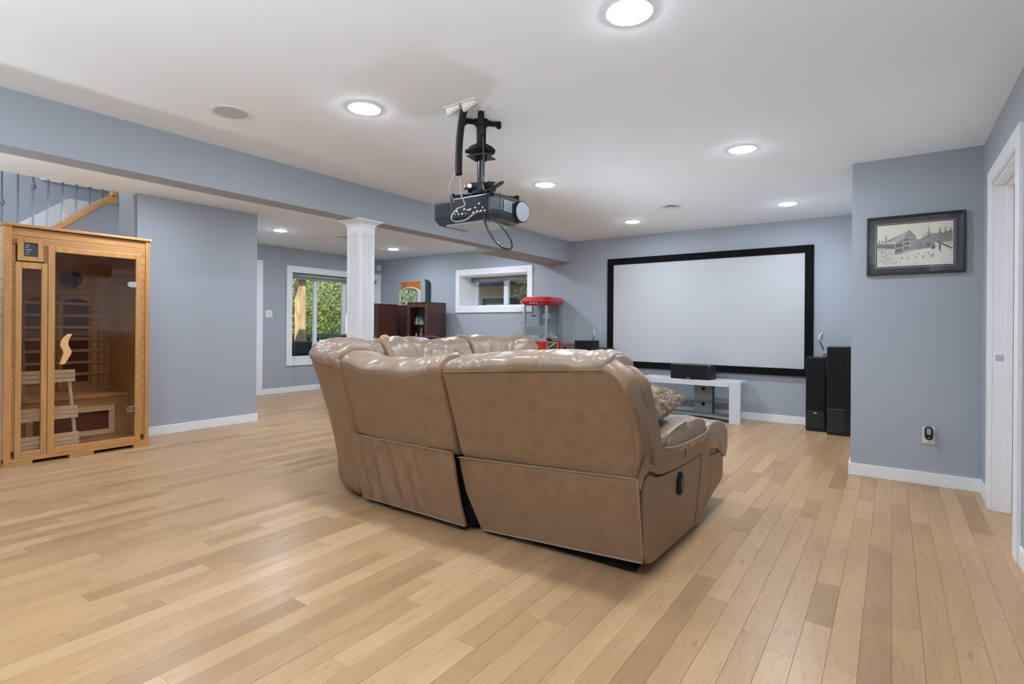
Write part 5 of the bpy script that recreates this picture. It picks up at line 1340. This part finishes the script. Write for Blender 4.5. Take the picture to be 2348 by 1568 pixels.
MB().prism(stadium(0.2225, 0.393, 0.0125, 0.046), 'y', YP-0.048, YP-0.0455).build('display', 'lcd', e, bevel=0.001)
MB().cyl((0.2235, YP-0.046, 0.348), (0.2235, YP-0.048, 0.348), 0.004, seg=10).build('button', 'lcd', e)
# light switch, motion sensor
e = empty('light_switch', (XW, 4.73, 1.24), 'white double light switch plate left of the large window', 'switch')
MB().box(XW, XW+0.007, 4.672, 4.788, 1.237, 1.353).build('plate', 'white_plastic', e, bevel=0.002)
for y in (4.707, 4.753): MB().box(XW+0.007, XW+0.011, y-0.016, y+0.016, 1.262, 1.328).build('rocker', 'white_plastic', e, bevel=0.002)
e = empty('motion_sensor', (XW+0.03, 6.98, 2.2), 'small white motion sensor high in the far corner', 'sensor')
MB().prism([(XW, 6.93), (XW+0.05, 6.94), (XW+0.055, 7.0), (XW, 7.03)], 'z', 2.19, 2.295).build('housing', 'white_plastic', e, bevel=0.006)
MB().box(XW+0.05, XW+0.058, 6.95, 6.985, 2.215, 2.245).build('lens', 'lcd', e, bevel=0.002)

# ================================================================== OUTDOORS
struct('ground', MB().box(-40, -11.3, -10, 40, -0.75, -0.6).box(-11.3, 10, YS+0.5, 40, -0.75, -0.6), 'grass')
dk = empty('deck', (-9.8, 6.2, -0.15), 'grey wooden deck outside the large window', 'deck')
for i in range(20):
    MB().box(-11.2+i*0.145, -11.2+i*0.145+0.138, 2.0, 11.0, -0.13, -0.10).build('deck_board', 'deck_wood', dk)
MB().box(-11.2, -8.33, 2.0, 11.0, -0.70, -0.131).build('deck_frame', 'deck_wood', dk)
r = empty('deck_railing', (-10.5, 6.5, -0.10), 'dark green deck railing outside the large window', 'railing')
MB().box(-10.55, -10.45, 2.2, 10.9, 0.83, 0.93).build('top_rail', 'rail_green', r, bevel=0.01)
MB().box(-10.53, -10.47, 2.2, 10.9, 0.02, 0.08).build('bottom_rail', 'rail_green', r)
y = 2.3
while y < 10.9:
    MB().box(-10.52, -10.48, y-0.02, y+0.02, 0.08, 0.83).build('baluster', 'rail_green', r); y += 0.115
for (y, nm) in ((6.13, 'wooden deck post outside the large window, nearest its left side'), (8.2, 'wooden deck post outside behind the white column')):
    p = empty('deck_post', (-9.45, y, -0.1), nm, 'post')
    MB().box(-9.53, -9.38, y-0.075, y+0.075, 0.55 if y < 7 else -0.1, 2.35).build('shaft', 'post_wood', p, bevel=0.008)
    MB().box(-9.50, -9.41, y-0.045, y+0.045, -0.1, 0.55).build('lower_shaft', 'post_wood', p)
b = empty('deck_beam', (-9.45, 6.5, 2.0), 'pale wooden beam across the top of the deck posts', 'beam')
MB().box(-9.36, -9.30, 2.2, 10.8, 2.02, 2.24).build('board', 'post_wood', b)
g = empty('covered_grill', (-8.95, 5.7, -0.1), 'barbecue under a dark cover on the deck outside', 'grill')
vs = []; fs = []
for (s, z) in ((1.0, -0.1), (0.97, 0.45), (0.92, 0.62), (0.72, 0.78), (0.5, 0.82)):
    vs += [(-8.95-0.27*s, 5.72-0.48*s, z), (-8.95+0.27*s, 5.72-0.48*s, z), (-8.95+0.27*s, 5.72+0.48*s, z), (-8.95-0.27*s, 5.72+0.48*s, z)]
for k in range(4):
    for i in range(4): fs.append((k*4+i, k*4+(i+1) % 4, (k+1)*4+(i+1) % 4, (k+1)*4+i))
fs += [(3, 2, 1, 0), (16, 17, 18, 19)]
MB().add(vs, fs).build('cover', 'grill_cover', g, bevel=0.03, seg=3)
def tree(name, x, y, r, zc, h, nleaf, m, label, trunk='tray_wood', tr=0.06, seed=1, ls=0.040):
    nleaf = int(nleaf*2.6)
    e = empty(name, (x, y, -0.6), label, 'tree', 'trees outside the windows')
    rg = random.Random(seed)
    MB().tube([(x, y, -0.6), (x+0.05, y+0.04, zc*0.5), (x+0.02, y-0.05, zc+h*0.3)], tr, 8, 4, [tr, tr*0.8, tr*0.6]).build('trunk', trunk, e, smooth=True)
    for half in (0, 1):
        mb = MB(); vs = []; fs = []
        for i in range(nleaf//2):
            a = rg.uniform(0, 6.283); b = math.acos(rg.uniform(-1, 1)); q = rg.random()**0.45
            d = Vector((math.cos(a)*math.sin(b), math.sin(a)*math.sin(b), math.cos(b)))
            wob = 1+0.35*noise.noise(d*2.5+Vector((seed, 0, 0)))
            p = Vector((x+d.x*r*q*wob, y+d.y*r*q*wob, zc+d.z*h*q*wob))
            if p.z < -0.55: continue
            n1 = Vector((rg.uniform(-1, 1), rg.uniform(-1, 1), rg.uniform(-0.2, 1))).normalized(); n2 = n1.orthogonal().normalized(); n3 = n1.cross(n2)
            s = ls*rg.uniform(0.6, 1.3)
            k = len(vs); vs += [p-n2*s, p+n3*s*0.45, p+n2*s, p-n3*s*0.45]; fs.append((k, k+1, k+2, k+3))
        mb.add(vs, fs).build('foliage', m if half == 0 else (m if m == 'leaf_dull' else 'leaf2' if m != 'leaf2' else 'leaf0'), e)['kind'] = 'stuff'
tree('leafy_tree', -14.0, 8.2, 1.7, 1.6, 1.9, 5200, 'leaf0', 'bright leafy tree seen through the left window pane', seed=1)
tree('leafy_tree', -14.2, 10.6, 1.8, 1.7, 2.0, 5200, 'leaf2', 'yellow green tree seen through the middle window pane', seed=2)
tree('leafy_tree', -15.5, 12.5, 2.4, 2.2, 2.6, 4600, 'leaf1', 'darker green tree seen behind the birch trunk', seed=3, ls=0.05)
tree('leafy_tree', -17.0, 8.6, 2.6, 2.8, 2.9, 4600, 'leaf3', 'dark green tree at the back left outside the window', seed=4, ls=0.05)
tree('leafy_tree', -12.2, 5.2, 1.6, 1.5, 1.9, 3600, 'leaf0', 'leafy tree outside beyond the left edge of the large window', seed=5)
tree('leafy_tree', -16.5, 16.5, 3.0, 2.6, 3.2, 3600, 'leaf2', 'large tree far outside to the right of the birch', seed=6, ls=0.06)
tree('leafy_tree', -12.6, 2.4, 1.7, 1.5, 2.0, 2600, 'leaf1', 'leafy tree outside reflected in the arched mirror', seed=8)
bt = empty('birch_tree', (-11.65, 8.85, -0.6), 'slender birch trunks outside the middle window pane', 'tree', 'trees outside the windows')
MB().tube([(-11.65, 8.80, -0.6), (-11.63, 8.86, 0.8), (-11.57, 9.0, 2.2), (-11.5, 9.15, 3.6)], 0.05, 10, 4).build('trunk', 'birch', bt, smooth=True)
MB().tube([(-11.60, 8.68, -0.6), (-11.63, 8.74, 0.7), (-11.65, 8.76, 1.6), (-11.7, 8.84, 3.4)], 0.03, 8, 4).build('trunk', 'birch', bt, smooth=True)
# neighbouring house behind the small window
h = empty('neighbour_house', (-8.5, 12.0, -0.6), 'brown sided house outside the small basement window', 'house')
HY = 11.2
z = -0.6
while z < 3.6:
    MB().prism([(HY, z), (HY-0.03, z), (HY-0.006, z+0.155), (HY, z+0.155)], 'x', -14.0, -4.5).build('siding_board', 'siding', h); z += 0.155
MB().box(-14.0, -4.5, HY, HY+0.2, -0.6, 3.6).build('wall', 'siding', h)
wf = MB().frame('y', HY-0.07, HY-0.02, -8.95, -7.55, 0.6, 1.93, 0.07).build('window', 'silver_frame', h)
MB().box(-8.88, -7.62, HY-0.04, HY-0.03, 0.67, 1.86).build('pane', 'house_glass', wf)
MB().box(-8.75, -8.0, HY-0.075, HY-0.045, 0.67, 1.72).build('curtain', 'blind_grey', wf)
MB().box(-9.05, -7.3, HY-0.9, HY-0.03, 2.18, 2.62).build('awning', 'house_blue', h, bevel=0.03)
tree('leafy_tree', -6.75, 10.55, 0.55, 2.0, 0.55, 1500, 'leaf_dull', 'dull green bush outside the right pane of the small window', seed=9, ls=0.025)
tree('leafy_tree', -14.5, -1.5, 2.2, 1.9, 2.4, 3000, 'leaf2', 'leafy tree outside far to the left, reflected in the arched mirror', seed=11)
